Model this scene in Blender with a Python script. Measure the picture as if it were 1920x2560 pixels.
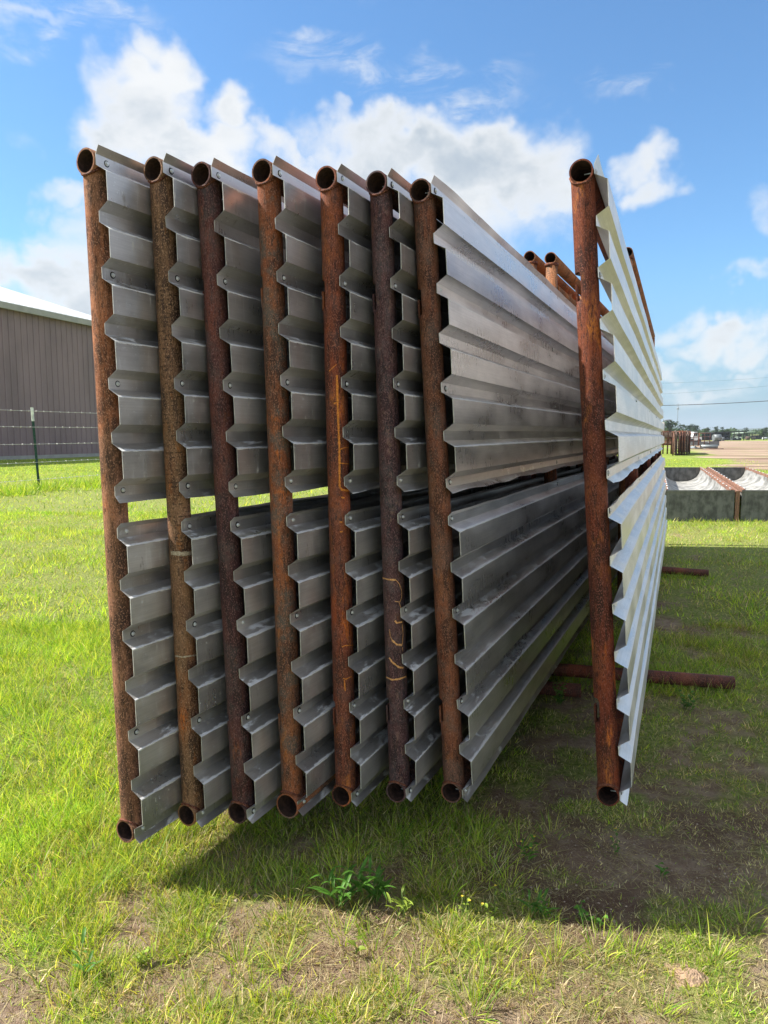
import bpy, math, random
import numpy as np
from mathutils import Vector, Matrix
random.seed(7); RNG = np.random.default_rng(11)
S = bpy.context.scene
for o in list(bpy.data.objects): bpy.data.objects.remove(o)

# ------------------------------------------------------------------ camera, light, sky
F, HY, CH = 1775.0, 1090.0, 1.40            # focal length and horizon of a 1920x2560 picture, eye height
PITCH = math.atan((1280-HY)/F)
cam = bpy.data.cameras.new('camera'); camo = bpy.data.objects.new('camera', cam)
S.collection.objects.link(camo); S.camera = camo
cam.sensor_fit = 'VERTICAL'; cam.sensor_height = 36.0; cam.sensor_width = 27.0; cam.lens = F/2560*36.0
cam.clip_start = .05; cam.clip_end = 9000
camo.location = (0, 0, CH); camo.rotation_euler = (math.radians(90)-PITCH, 0, 0)
S.view_settings.view_transform = 'Standard'; S.view_settings.look = 'None'
S.view_settings.exposure = 0.9; S.view_settings.gamma = 1
S.cycles.max_bounces = 7; S.cycles.diffuse_bounces = 3; S.cycles.glossy_bounces = 5; S.cycles.transmission_bounces = 4; S.cycles.caustics_reflective = False
SUNV = Vector((.85, -.10, -1)).normalized()       # the way sunlight travels
ELEV = math.asin(-SUNV.z); AZ = math.atan2(-SUNV.x, -SUNV.y)   # azimuth from +Y towards +X
sl = bpy.data.lights.new('sun', 'SUN'); sl.energy = 4.8; sl.angle = math.radians(.5); sl.color = (1, .95, .87)
so = bpy.data.objects.new('sun', sl); S.collection.objects.link(so)
so.rotation_euler = SUNV.to_track_quat('-Z', 'Y').to_euler()

FW = Vector((0, math.cos(PITCH), -math.sin(PITCH))); UPV = Vector((0, math.sin(PITCH), math.cos(PITCH))); RT = Vector((1, 0, 0))
CAM = Vector((0, 0, CH))
def ray(x, y): return FW + RT*((x-960)/F) + UPV*((1280-y)/F)
def ground(x, y, z=0.0):
    r = ray(x, y); return CAM + r*((z-CH)/r.z)
def at(x, y, Y):
    """point at ground distance Y seen in direction of photograph pixel x, y"""
    r = ray(x, y); return CAM + r*(Y/r.y)

def nd(nt, typ, **kw):
    n = nt.nodes.new('ShaderNode'+typ)
    for k, v in kw.items():
        if k.startswith('i_'): n.inputs[k[2:].replace('_', ' ')].default_value = v
        else: setattr(n, k, v)
    return n
def mth(nt, op, a, b=None, c=None, clamp=False):
    n = nt.nodes.new('ShaderNodeMath'); n.operation = op; n.use_clamp = clamp
    for i, v in enumerate((a, b, c)):
        if v is None: continue
        if isinstance(v, (int, float)): n.inputs[i].default_value = v
        else: nt.links.new(v, n.inputs[i])
    return n.outputs[0]
def mixc(nt, fac, a, b, bt='MIX'):
    n = nt.nodes.new('ShaderNodeMix'); n.data_type = 'RGBA'; n.blend_type = bt; n.clamp_factor = True
    for i, v in ((0, fac), (6, a), (7, b)):
        if isinstance(v, (int, float)): n.inputs[i].default_value = v
        elif isinstance(v, tuple): n.inputs[i].default_value = v if len(v) == 4 else v+(1,)
        else: nt.links.new(v, n.inputs[i])
    return n.outputs[2]
def sstep(nt, x, lo, hi, olo=0.0, ohi=1.0):
    n = nt.nodes.new('ShaderNodeMapRange'); n.interpolation_type = 'SMOOTHSTEP'
    nt.links.new(x, n.inputs[0])
    for i, v in zip((1, 2, 3, 4), (lo, hi, olo, ohi)): n.inputs[i].default_value = v
    return n.outputs[0]
def noise(nt, vec, scale, detail=4, rough=.55, dist=0.0):
    n = nt.nodes.new('ShaderNodeTexNoise'); n.inputs['Scale'].default_value = scale
    n.inputs['Detail'].default_value = detail; n.inputs['Roughness'].default_value = rough
    n.inputs['Distortion'].default_value = dist
    if vec is not None: nt.links.new(vec, n.inputs['Vector'])
    return n.outputs['Fac']
def mapping(nt, vec, loc=(0, 0, 0), scale=(1, 1, 1), rot=(0, 0, 0)):
    n = nt.nodes.new('ShaderNodeMapping')
    n.inputs['Location'].default_value = loc; n.inputs['Scale'].default_value = scale; n.inputs['Rotation'].default_value = rot
    nt.links.new(vec, n.inputs['Vector']); return n.outputs[0]

def build_world():
    W = bpy.data.worlds.new('World'); S.world = W; W.use_nodes = True
    nt = W.node_tree; nt.nodes.clear(); L = nt.links
    out = nd(nt, 'OutputWorld'); bg = nd(nt, 'Background'); bg.inputs[1].default_value = .12
    sky = nd(nt, 'TexSky'); sky.sky_type = 'NISHITA'; sky.sun_disc = False
    sky.sun_elevation = ELEV; sky.sun_rotation = AZ; sky.altitude = 100; sky.air_density = 1.1; sky.dust_density = .35; sky.ozone_density = 2.5
    tc = nd(nt, 'TexCoord'); d = tc.outputs['Generated']
    sx = nd(nt, 'SeparateXYZ'); L.new(d, sx.inputs[0])
    az = mth(nt, 'ARCTAN2', sx.outputs[0], sx.outputs[1]); el = mth(nt, 'ARCSINE', sx.outputs[2])
    cb0 = nd(nt, 'CombineXYZ'); L.new(az, cb0.inputs[0]); L.new(el, cb0.inputs[1])
    cur = cb0.outputs[0]
    for sc_, am in ((6.5, .075), (19, .04), (50, .014)):      # ragged outlines
        tn = nd(nt, 'TexNoise'); tn.inputs['Scale'].default_value = sc_; tn.inputs['Detail'].default_value = 3; L.new(d, tn.inputs['Vector'])
        v1 = nd(nt, 'VectorMath', operation='SUBTRACT'); L.new(tn.outputs['Color'], v1.inputs[0]); v1.inputs[1].default_value = (.5, .5, .5)
        v2 = nd(nt, 'VectorMath', operation='SCALE'); L.new(v1.outputs[0], v2.inputs[0]); v2.inputs['Scale'].default_value = am*2
        v3 = nd(nt, 'VectorMath', operation='ADD'); L.new(cur, v3.inputs[0]); L.new(v2.outputs[0], v3.inputs[1]); cur = v3.outputs[0]
    class _C: pass
    cb = _C(); cb.outputs = [cur]
    # individual clouds: centre and half size, given as the photograph's pixels and turned into compass angles
    blobs = [(330, 290, 165, 175, 1.0), (400, 180, 90, 110, .85), (580, 340, 90, 90, .85), (260, 200, 85, 90, .5), (470, 420, 210, 90, 1.0),
             (1010, 380, 260, 110, .95), (1200, 440, 230, 140, 1.0), (1330, 480, 110, 110, .8), (860, 425, 190, 60, .75), (710, 410, 110, 50, .6), (1100, 560, 330, 120, .9),
             (850, 300, 60, 40, .5),
             (120, 540, 120, 70, .75), (60, 690, 230, 100, .95), (200, 740, 170, 100, .9), (40, 350, 70, 80, .55), (160, 620, 160, 90, .75),
             (90, 20, 190, 40, .55), (1590, 440, 75, 90, .75), (1620, 520, 60, 70, .6), (1900, 560, 90, 70, .65), (1900, 690, 90, 45, .6), (1580, 225, 40, 25, .35),
             (1690, 830, 70, 60, .6), (1790, 860, 120, 50, .7), (1905, 870, 70, 50, .5), (1760, 960, 200, 22, .42), (1660, 910, 80, 30, .5), (1880, 930, 90, 20, .4)]
    acc = None
    for (px, py, rx, ry, w) in blobs:
        r = ray(px, py).normalized(); a0 = math.atan2(r.x, r.y); e0 = math.asin(r.z)
        r1 = ray(px+rx, py).normalized(); r2 = ray(px, py-ry).normalized()
        da = abs(math.atan2(r1.x, r1.y)-a0); de = abs(math.asin(r2.z)-e0)
        m = mapping(nt, cb.outputs[0], (-a0/da, -e0/de, 0), (1/da, 1/de, 1))
        v = nt.nodes.new('ShaderNodeVectorMath'); v.operation = 'LENGTH'; L.new(m, v.inputs[0])
        b = sstep(nt, v.outputs['Value'], 0.15, 1.6, w, 0)
        acc = b if acc is None else mth(nt, 'MAXIMUM', acc, b)
    wa = None
    for (px, py, rx, ry) in [(1010, 185, 300, 60), (1170, 245, 170, 50), (840, 130, 130, 45), (1560, 225, 90, 40), (110, 25, 240, 60), (1760, 960, 240, 40), (330, 50, 90, 40)]:
        r = ray(px, py).normalized(); a0 = math.atan2(r.x, r.y); e0 = math.asin(r.z); r1 = ray(px+rx, py).normalized(); r2 = ray(px, py-ry).normalized()
        da = abs(math.atan2(r1.x, r1.y)-a0); de = abs(math.asin(r2.z)-e0)
        v = nt.nodes.new('ShaderNodeVectorMath'); v.operation = 'LENGTH'; L.new(mapping(nt, cb.outputs[0], (-a0/da, -e0/de, 0), (1/da, 1/de, 1)), v.inputs[0])
        b = sstep(nt, v.outputs['Value'], 0.1, 1.4, 1, 0); wa = b if wa is None else mth(nt, 'MAXIMUM', wa, b)
    wn = noise(nt, mapping(nt, cb0.outputs[0], (0, 0, 0), (1, 3.2, 1), (0, 0, -.35)), 9, 7, .68, .5)
    wisp = mth(nt, 'MULTIPLY', mth(nt, 'MULTIPLY', wa, sstep(nt, wn, .40, .68)), .62)
    # rest of the sky, unseen: heavy white cloud added to brighten and neutralise shade
    flat = nd(nt, 'CombineXYZ'); ez = mth(nt, 'ADD', mth(nt, 'MAXIMUM', sx.outputs[2], 0), .18)
    L.new(mth(nt, 'DIVIDE', sx.outputs[0], ez), flat.inputs[0]); L.new(mth(nt, 'DIVIDE', sx.outputs[1], ez), flat.inputs[1])
    g = sstep(nt, noise(nt, mapping(nt, flat.outputs[0], (3, 1, 0)), 1.1, 3), .38, .56, 0, 1.0)
    off = sstep(nt, mth(nt, 'ABSOLUTE', az), .58, .8)
    top = sstep(nt, el, .62, .8)
    out_of = mth(nt, 'MAXIMUM', off, top)
    acc = mth(nt, 'MAXIMUM', acc, mth(nt, 'MULTIPLY', g, out_of))
    n1 = noise(nt, mapping(nt, d, (0, 0, 0), (1, 1, 1.5)), 5.5, 7, .58, .25); n2 = noise(nt, mapping(nt, d, (5, 0, 0), (1, 1, 1.3)), 13, 5, .6, .4)
    dens = mth(nt, 'ADD', acc, mth(nt, 'ADD', mth(nt, 'MULTIPLY', mth(nt, 'SUBTRACT', n1, .5), 1.25), mth(nt, 'MULTIPLY', mth(nt, 'SUBTRACT', n2, .5), .45)))
    mask = mth(nt, 'MAXIMUM', sstep(nt, dens, .22, .88), wisp)
    thick = sstep(nt, dens, .62, 1.15)
    n3 = noise(nt, mapping(nt, d, (1, 2, .06), (1, 1, 1.7)), 4.5, 7, .6, .2)
    shade = mth(nt, 'MULTIPLY', thick, sstep(nt, n3, .34, .58))
    cc = mixc(nt, shade, (4.3, 4.35, 4.35), (2.3, 2.65, 3.0))
    hz = sstep(nt, el, .0, .24, .8, 0)
    skyc = mixc(nt, hz, mixc(nt, 1.0, sky.outputs[0], (.54, .77, .91), 'MULTIPLY'), (1.22, 1.95, 2.6))
    col = mixc(nt, mth(nt, 'MULTIPLY', mask, .95), skyc, cc)
    L.new(col, bg.inputs[0]); L.new(bg.outputs[0], out.inputs[0])
build_world()

# ------------------------------------------------------------------ materials
MATS = {}
def newmat(name):
    m = bpy.data.materials.new(name); m.use_nodes = True; nt = m.node_tree; nt.nodes.clear()
    out = nd(nt, 'OutputMaterial'); b = nd(nt, 'BsdfPrincipled'); nt.links.new(b.outputs[0], out.inputs[0])
    return m, nt, b
def setc(nt, sock, v):
    if isinstance(v, tuple): sock.default_value = v if len(v) == 4 else v+(1,)
    elif isinstance(v, (int, float)): sock.default_value = v
    else: nt.links.new(v, sock)
def bump(nt, b, h, strength=.3, dist=.002):
    n = nd(nt, 'Bump'); n.inputs['Strength'].default_value = strength; n.inputs['Distance'].default_value = dist
    nt.links.new(h, n.inputs['Height']); nt.links.new(n.outputs[0], b.inputs['Normal'])
def rust(name, dark, mid, bright, orange=.3, seed=0.0, grey=None, grey_amt=0, hatch=None, metal_edge=0, pale=None, pale_amt=0.0):
    m, nt, b = newmat(name)
    tc = nd(nt, 'TexCoord'); p = mapping(nt, tc.outputs['Object'], (seed*3.1, seed*1.7, seed*2.3))
    big = noise(nt, mapping(nt, p, (0, 0, 0), (1, 1, .55)), 9, 5, .65)
    fine = noise(nt, mapping(nt, p, (0, 0, 0), (1, 1, .22)), 170, 4, .75)
    grain = noise(nt, mapping(nt, p, (0, 0, 0), (1, 1, .6)), 300, 2, .6)
    med = noise(nt, mapping(nt, p, (2, 4, 1), (1, 1, .2)), 38, 6, .75)
    k_ = 1.0
    dark = tuple(x*k_ for x in dark); mid = tuple(x*k_*(1.1 if j_ == 0 else 1) for j_, x in enumerate(mid)); bright = tuple(x*1.2*(1.1 if j_ == 0 else .97) for j_, x in enumerate(bright))
    c = mixc(nt, sstep(nt, med, .43, .57), dark, mid)
    c = mixc(nt, mth(nt, 'MULTIPLY', sstep(nt, big, .46, .60), sstep(nt, fine, .38, .62)), c, bright)
    omask = mth(nt, 'MULTIPLY', sstep(nt, noise(nt, mapping(nt, p, (7, 0, 0), (1, 1, .3)), 16, 5, .7), .60-.14*orange, .74-.1*orange), sstep(nt, fine, .40, .55))
    c = mixc(nt, mth(nt, 'MULTIPLY', omask, min(1, .5+orange)), c, (.58, .19, .035))
    zone = noise(nt, mapping(nt, p, (5, 5, 5), (1, 1, .5)), 4.5, 3, .6)
    c = mixc(nt, sstep(nt, zone, .50, .62, 0, .8), c, mixc(nt, 1.0, c, (1.35, 1.0, .80), 'MULTIPLY'))
    c = mixc(nt, sstep(nt, zone, .36, .46, .6, 0), c, mixc(nt, 1.0, c, (.62, .60, .66), 'MULTIPLY'))
    if grey: c = mixc(nt, mth(nt, 'MULTIPLY', sstep(nt, noise(nt, p, 12, 5, .7), .46, .62), grey_amt), c, grey)
    if pale: c = mixc(nt, mth(nt, 'MULTIPLY', sstep(nt, noise(nt, mapping(nt, p, (9, 3, 0), (1, 1, .6)), 45, 5, .7), .60-.08*pale_amt, .66), pale_amt), c, pale)
    c = mixc(nt, sstep(nt, fine, .54, .64, 0, .75), c, tuple(x*.32 for x in dark))
    c = mixc(nt, sstep(nt, grain, .54, .64, 0, .8), c, tuple(min(1, x*2.0+.03) for x in mid))
    if hatch:
        z0, z1 = hatch
        sp = nd(nt, 'SeparateXYZ'); nt.links.new(tc.outputs['Object'], sp.inputs[0]); z = sp.outputs[2]
        wv = mth(nt, 'SINE', mth(nt, 'ADD', mth(nt, 'MULTIPLY', z, 480), mth(nt, 'MULTIPLY', noise(nt, p, 40, 3), 3)))
        msk = mth(nt, 'MULTIPLY', mth(nt, 'MULTIPLY', sstep(nt, z, z0, z0+.12), sstep(nt, z, z1-.12, z1, 1, 0)), sstep(nt, wv, .1, .8))
        msk = mth(nt, 'MULTIPLY', msk, sstep(nt, noise(nt, p, 75, 4, .7), .50, .58))
        c = mixc(nt, mth(nt, 'MULTIPLY', msk, .7), c, (.02, .012, .008))
    setc(nt, b.inputs['Base Color'], c)
    setc(nt, b.inputs['Roughness'], sstep(nt, med, .3, .7, .62, .9)); b.inputs['Specular IOR Level'].default_value = .3
    hh = mth(nt, 'ADD', mth(nt, 'MULTIPLY', fine, .6), mth(nt, 'MULTIPLY', med, .8))
    bump(nt, b, hh, .7, .003)
    return m
def metal_sheet(name, base=.55, rough=.34, spots=.3, seed=0.0, tint=(1.03, .995, .985), metallic=.80, smear_glint=.85):
    m, nt, b = newmat(name)
    tc = nd(nt, 'TexCoord'); p = mapping(nt, tc.outputs['Object'], (seed*2.7, seed*.9, seed*4.1))
    blot = noise(nt, mapping(nt, p, (0, 0, 0), (.35, 1, 1)), 7, 5, .6)
    streak = noise(nt, mapping(nt, p, (0, 0, 0), (1, 1, .10)), 70, 4, .7)      # runs down the sheet
    roll = noise(nt, mapping(nt, p, (0, 0, 0), (.02, 1, 1)), 260, 2, .6)       # rolling marks along it
    c0 = tuple(base*t for t in tint)
    c = mixc(nt, sstep(nt, blot, .35, .7), tuple(x*.80 for x in c0), tuple(min(1, x*1.12) for x in c0))
    c = mixc(nt, sstep(nt, streak, .57, .68, 0, .5), c, (.80, .80, .80))
    c = mixc(nt, sstep(nt, roll, .35, .65, 0, .16), c, tuple(x*.55 for x in c0))
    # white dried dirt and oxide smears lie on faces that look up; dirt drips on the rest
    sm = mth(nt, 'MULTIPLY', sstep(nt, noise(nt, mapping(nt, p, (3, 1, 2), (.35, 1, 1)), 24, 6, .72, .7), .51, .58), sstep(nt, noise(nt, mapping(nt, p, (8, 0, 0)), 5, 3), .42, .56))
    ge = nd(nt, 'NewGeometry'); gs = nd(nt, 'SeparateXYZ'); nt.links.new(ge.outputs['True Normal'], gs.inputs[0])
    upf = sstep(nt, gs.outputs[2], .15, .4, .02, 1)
    sm = mth(nt, 'MULTIPLY', mth(nt, 'MULTIPLY', sm, upf), smear_glint)
    # bend highlight painted as a ragged pale line below every face that looks up
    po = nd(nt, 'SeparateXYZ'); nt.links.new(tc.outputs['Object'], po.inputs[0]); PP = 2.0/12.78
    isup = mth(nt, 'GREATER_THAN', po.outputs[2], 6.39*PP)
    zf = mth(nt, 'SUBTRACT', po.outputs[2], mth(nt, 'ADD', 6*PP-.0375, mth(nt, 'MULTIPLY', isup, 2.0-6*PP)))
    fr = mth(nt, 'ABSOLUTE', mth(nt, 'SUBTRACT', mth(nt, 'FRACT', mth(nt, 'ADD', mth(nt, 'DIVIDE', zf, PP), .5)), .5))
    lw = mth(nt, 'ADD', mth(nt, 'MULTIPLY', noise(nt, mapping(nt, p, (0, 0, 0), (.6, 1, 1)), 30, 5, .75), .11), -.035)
    fold = mth(nt, 'MULTIPLY', mth(nt, 'LESS_THAN', fr, mth(nt, 'MAXIMUM', lw, .010)), smear_glint)
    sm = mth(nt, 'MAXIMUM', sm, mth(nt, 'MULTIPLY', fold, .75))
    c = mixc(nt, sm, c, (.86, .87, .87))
    brown = mth(nt, 'MULTIPLY', sstep(nt, noise(nt, mapping(nt, p, (1, 7, 2), (1, 1, .3)), 22, 6, .7), .62, .70), spots)
    c = mixc(nt, brown, c, (.16, .12, .09))
    drip = mth(nt, 'MULTIPLY', sstep(nt, noise(nt, mapping(nt, p, (6, 2, 1), (1, 1, .06)), 120, 3, .6), .62, .67), sstep(nt, noise(nt, mapping(nt, p, (2, 9, 1), (1, 1, 1)), 26, 4, .7), .52, .60))
    c = mixc(nt, mth(nt, 'MULTIPLY', drip, min(1, spots*1.6)), c, (.62, .60, .56))
    speck = mth(nt, 'MULTIPLY', sstep(nt, noise(nt, mapping(nt, p, (4, 4, 4)), 110, 3, .6), .65, .70), spots*2, clamp=True)
    c = mixc(nt, speck, c, (.72, .72, .72))
    setc(nt, b.inputs['Base Color'], c)
    b.inputs['Metallic'].default_value = metallic
    mt = mth(nt, 'SUBTRACT', metallic, mth(nt, 'MULTIPLY', mth(nt, 'ADD', mth(nt, 'ADD', sm, brown), mth(nt, 'MULTIPLY', mth(nt, 'MAXIMUM', drip, speck), .8), clamp=True), .75), clamp=True); nt.links.new(mt, b.inputs['Metallic'])
    setc(nt, b.inputs['Roughness'], mth(nt, 'ADD', mth(nt, 'ADD', sstep(nt, blot, .3, .7, rough-.07, rough+.09), mth(nt, 'MULTIPLY', mth(nt, 'SUBTRACT', streak, .5), .25)), mth(nt, 'MULTIPLY', sm, .3)))
    bump(nt, b, noise(nt, mapping(nt, p, (0, 0, 0), (.5, 1, 1)), 11, 3, .5), .25, .004)
    return m
def plain(name, c, rough=.7, metallic=0.0, var=.25, scale=6, c2=None, bumpd=0, stretch=(1, 1, 1), spec=.35):
    m, nt, b = newmat(name); tc = nd(nt, 'TexCoord'); p = mapping(nt, tc.outputs['Object'], (0, 0, 0), stretch)
    n = noise(nt, p, scale, 6, .65)
    col = mixc(nt, sstep(nt, n, .36, .64), tuple(x*(1-var) for x in c), c2 or tuple(min(1, x*(1+var)) for x in c))
    setc(nt, b.inputs['Base Color'], col); b.inputs['Roughness'].default_value = rough; b.inputs['Metallic'].default_value = metallic
    b.inputs['Specular IOR Level'].default_value = spec
    if bumpd: bump(nt, b, n, .5, bumpd)
    return m
def foliage(name, attr=True, c=(.1, .2, .03), trans=.35, rough=.55, var=.4, scale=2.0):
    m = bpy.data.materials.new(name); m.use_nodes = True; nt = m.node_tree; nt.nodes.clear(); L = nt.links
    out = nd(nt, 'OutputMaterial')
    if attr:
        a = nd(nt, 'Attribute'); a.attribute_name = 'tint'; col = a.outputs['Color']
    else:
        tc = nd(nt, 'TexCoord'); n = noise(nt, tc.outputs['Object'], scale, 4)
        col = mixc(nt, sstep(nt, n, .35, .65), tuple(x*(1-var) for x in c), tuple(x*(1+var) for x in c))
    d = nd(nt, 'BsdfPrincipled'); d.inputs['Roughness'].default_value = rough; d.inputs['Specular IOR Level'].default_value = .25
    L.new(col, d.inputs['Base Color'])
    t = nd(nt, 'BsdfTranslucent'); L.new(mixc(nt, 1.0, col, (1.35, 1.3, .6), 'MULTIPLY'), t.inputs[0])
    mx = nd(nt, 'MixShader'); mx.inputs[0].default_value = trans; L.new(d.outputs[0], mx.inputs[1]); L.new(t.outputs[0], mx.inputs[2]); L.new(mx.outputs[0], out.inputs[0])
    return m

# ------------------------------------------------------------------ mesh helpers
COL = S.collection
MATS['inside'] = plain('shade_painted_bore', (.030, .014, .009), .95, 0, .5, 60)  # near-black colour stands in for the shade inside open pipe ends
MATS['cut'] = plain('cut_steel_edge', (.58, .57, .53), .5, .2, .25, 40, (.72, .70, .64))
MATS['rubber'] = plain('black_washer', (.015, .015, .016), .8, 0, .2, 60)
class MB:
    def __init__(s): s.v = []; s.f = []; s.sm = []
    def face(s, idx, smooth=False): s.f.append(tuple(idx)); s.sm.append(smooth)
    def ring(s, c, a, b, r, n, r2=None):
        i0 = len(s.v); r2 = r2 or r
        for k in range(n):
            t = 2*math.pi*k/n; s.v.append(tuple(Vector(c)+Vector(a)*(r*math.cos(t))+Vector(b)*(r2*math.sin(t))))
        return list(range(i0, i0+n))
    def bridge(s, A, B, smooth=True, flip=False):
        n = len(A)
        for k in range(n):
            q = (A[k], A[(k+1) % n], B[(k+1) % n], B[k]); s.face(q[::-1] if flip else q, smooth)
    def tube(s, p0, p1, r0, r1=None, n=12, caps=True):
        p0, p1 = Vector(p0), Vector(p1); r1 = r0 if r1 is None else r1
        d = (p1-p0).normalized(); a = d.orthogonal().normalized(); b = d.cross(a)
        A = s.ring(p0, a, b, r0, n); B = s.ring(p1, a, b, r1, n); s.bridge(A, B)
        if caps: s.face(A[::-1]); s.face(B)
    def path(s, pts, r, n=8, caps=True):
        rs = r if isinstance(r, (list, tuple)) else [r]*len(pts); pts = [Vector(p) for p in pts]
        prev = None; a = None; first = None
        for i, p in enumerate(pts):
            d = (pts[min(i+1, len(pts)-1)]-pts[max(i-1, 0)]).normalized()
            a = (d.orthogonal() if a is None else a-d*a.dot(d)).normalized(); b = d.cross(a)
            R = s.ring(p, a, b, rs[i], n)
            if prev: s.bridge(prev, R)
            else: first = R
            prev = R
        if caps: s.face(first[::-1]); s.face(prev)
    def pipe(s, p0, p1, r, ri, n=32, segs=1, cap=True):
        p0, p1 = Vector(p0), Vector(p1); d = (p1-p0).normalized(); a = d.orthogonal().normalized(); b = d.cross(a)
        O = [s.ring(p0.lerp(p1, k/segs), a, b, r, n) for k in range(segs+1)]
        I = [s.ring(p0, a, b, ri, n), s.ring(p1, a, b, ri, n)]
        for k in range(segs): s.bridge(O[k], O[k+1])
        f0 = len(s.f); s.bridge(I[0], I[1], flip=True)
        if cap: s.face(I[1][::-1])  # far end closed, added to keep light out of the bore
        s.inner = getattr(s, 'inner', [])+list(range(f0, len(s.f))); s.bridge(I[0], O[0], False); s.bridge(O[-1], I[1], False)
    def box(s, lo, hi, M=None):
        i0 = len(s.v)
        for x in (lo[0], hi[0]):
            for y in (lo[1], hi[1]):
                for z in (lo[2], hi[2]):
                    p = Vector((x, y, z)); s.v.append(tuple(M @ p if M else p))
        for q in ((0, 1, 3, 2), (4, 6, 7, 5), (0, 4, 5, 1), (2, 3, 7, 6), (0, 2, 6, 4), (1, 5, 7, 3)): s.face([i0+k for k in q])
    def build(s, name, mat, parent=None, M=None):
        me = bpy.data.meshes.new(name); me.from_pydata(s.v, [], s.f); me.polygons.foreach_set('use_smooth', s.sm)
        if mat: me.materials.append(mat)
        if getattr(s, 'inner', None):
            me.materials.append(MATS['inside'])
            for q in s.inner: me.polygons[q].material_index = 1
        if getattr(s, 'dark', None):
            me.materials.append(MATS['rubber'])
            for q in s.dark: me.polygons[q].material_index = 1
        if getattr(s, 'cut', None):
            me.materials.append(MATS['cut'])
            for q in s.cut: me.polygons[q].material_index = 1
        me.update(); o = bpy.data.objects.new(name, me); COL.objects.link(o)
        if parent: o.parent = parent
        if M is not None: o.matrix_world = M
        return o
def tag(o, label=None, cat=None, group=None, kind=None):
    for k, v in (('label', label), ('category', cat), ('group', group), ('kind', kind)):
        if v: o[k] = v
    return o
def empty(name, M=None, loc=None):
    o = bpy.data.objects.new(name, None); COL.objects.link(o); o.empty_display_size = .1
    if M is not None: o.matrix_world = M
    if loc is not None: o.location = loc
    return o
def copy_tree(o, parent=None):
    c = o.copy(); COL.objects.link(c)
    if parent: c.parent = parent
    for ch in o.children: copy_tree(ch, c)
    return c
def npmesh(name, V, Fq, mat, attrs=None, smooth=True, parent=None):
    me = bpy.data.meshes.new(name); nv = len(V)
    loops = Fq.ravel(); k = Fq.shape[1]
    me.vertices.add(nv); me.vertices.foreach_set('co', V.astype(np.float32).ravel())
    me.loops.add(len(loops)); me.loops.foreach_set('vertex_index', loops.astype(np.int32))
    me.polygons.add(len(Fq)); me.polygons.foreach_set('loop_start', np.arange(0, len(loops), k, dtype=np.int32))
    me.polygons.foreach_set('loop_total', np.full(len(Fq), k, dtype=np.int32))
    me.polygons.foreach_set('use_smooth', np.full(len(Fq), smooth))
    me.update(calc_edges=True)
    for an, (typ, data) in (attrs or {}).items():
        a = me.attributes.new(an, typ, 'POINT')
        a.data.foreach_set('color' if typ == 'FLOAT_COLOR' else 'value', data.astype(np.float32).ravel())
    me.materials.append(mat); o = bpy.data.objects.new(name, me); COL.objects.link(o)
    if parent: o.parent = parent
    return o
# value noise in numpy, shared by the ground and the grass
_T = np.random.default_rng(5).random((256, 256))
def vn(x, y):
    xi = np.floor(x).astype(int); yi = np.floor(y).astype(int); fx = x-xi; fy = y-yi
    fx = fx*fx*(3-2*fx); fy = fy*fy*(3-2*fy); g = lambda a, b: _T[a % 256, b % 256]
    return (g(xi, yi)*(1-fx)+g(xi+1, yi)*fx)*(1-fy)+(g(xi, yi+1)*(1-fx)+g(xi+1, yi+1)*fx)*fy
def fbm(x, y, s, o=4):
    r = 0; a = .5; t = 0
    for k in range(o): r = r+a*vn(x*s+17.3*k, y*s+9.1*k); t += a; a *= .5; s *= 2.1
    return r/t
def ss(x, a, b):
    t = np.clip((x-a)/(b-a), 0, 1); return t*t*(3-2*t)

# ------------------------------------------------------------------ ground
def bareness(x, y):
    """0 = thick grass, 1 = bare soil"""
    n = fbm(x, y, 7.0); m = fbm(x+40, y, 1.7, 3)
    b = .36+0*x
    b = b - .30*ss(-x, .55, 1.3)*ss(y, 1.55, 2.3)                       # thick grass on the left
    b = b + .08*ss(-y, -2.1, -1.5) - .10*ss(-x, .1, .6)*ss(-y, -2.1, -1.5)                                      # thin grass towards the viewer
    b = b + .50*np.exp(-(((x-.75)/.60)**2+((y-2.15)/.42)**2))           # trodden soil at the near ends
    b = b + .42*np.exp(-(((x-1.35)/.55)**2+((y-2.75)/.50)**2))
    b = b + .35*np.exp(-(((x-.30)/.30)**2+((y-1.42)/.12)**2))
    b = b + .30*np.exp(-(((x-.72)/.14)**2+((y-1.50)/.16)**2))
    b = b + .22*np.exp(-(((x+.05)/.25)**2+((y-1.45)/.15)**2))
    b = b - .22*np.exp(-(((x-.20)/.25)**2+((y-2.7)/.5)**2))
    b = b - .15*ss(y, 3.6, 5.5)
    b = b + .35*np.exp(-(((x-2.2)/.35)**2+((y-5.3)/.5)**2)) + .25*np.exp(-(((x+2.6)/.5)**2+((y-5.6)/.3)**2))
    return np.clip(b+(n-.5)*1.5+(m-.5)*.55, 0, 1)
def yard(x, y):
    """1 inside the bare dirt yard far to the right"""
    far = 200+40*(fbm(x, y, .02)-.5); q = x-.36*(y-33)+6*(fbm(x, y, .12)-.5)+2.5*(fbm(x, y, .5)-.5)
    return ss(q, 13.5, 19.5)*ss(-y, -far-20, -far+10)
def axis(segs):
    out = []
    for a, b, s in segs:
        n = max(1, int(round((b-a)/s))); out += list(a+(b-a)*np.arange(n)/n)
    out.append(segs[-1][1]); return np.array(out)
gx = axis([(-4000, -600, 400), (-600, -120, 40), (-120, -30, 5), (-30, -6, .6), (-6, -2, .12), (-2, 2.6, .03), (2.6, 6, .12), (6, 30, .6), (30, 120, 4), (120, 600, 40), (600, 4000, 400)])
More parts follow.
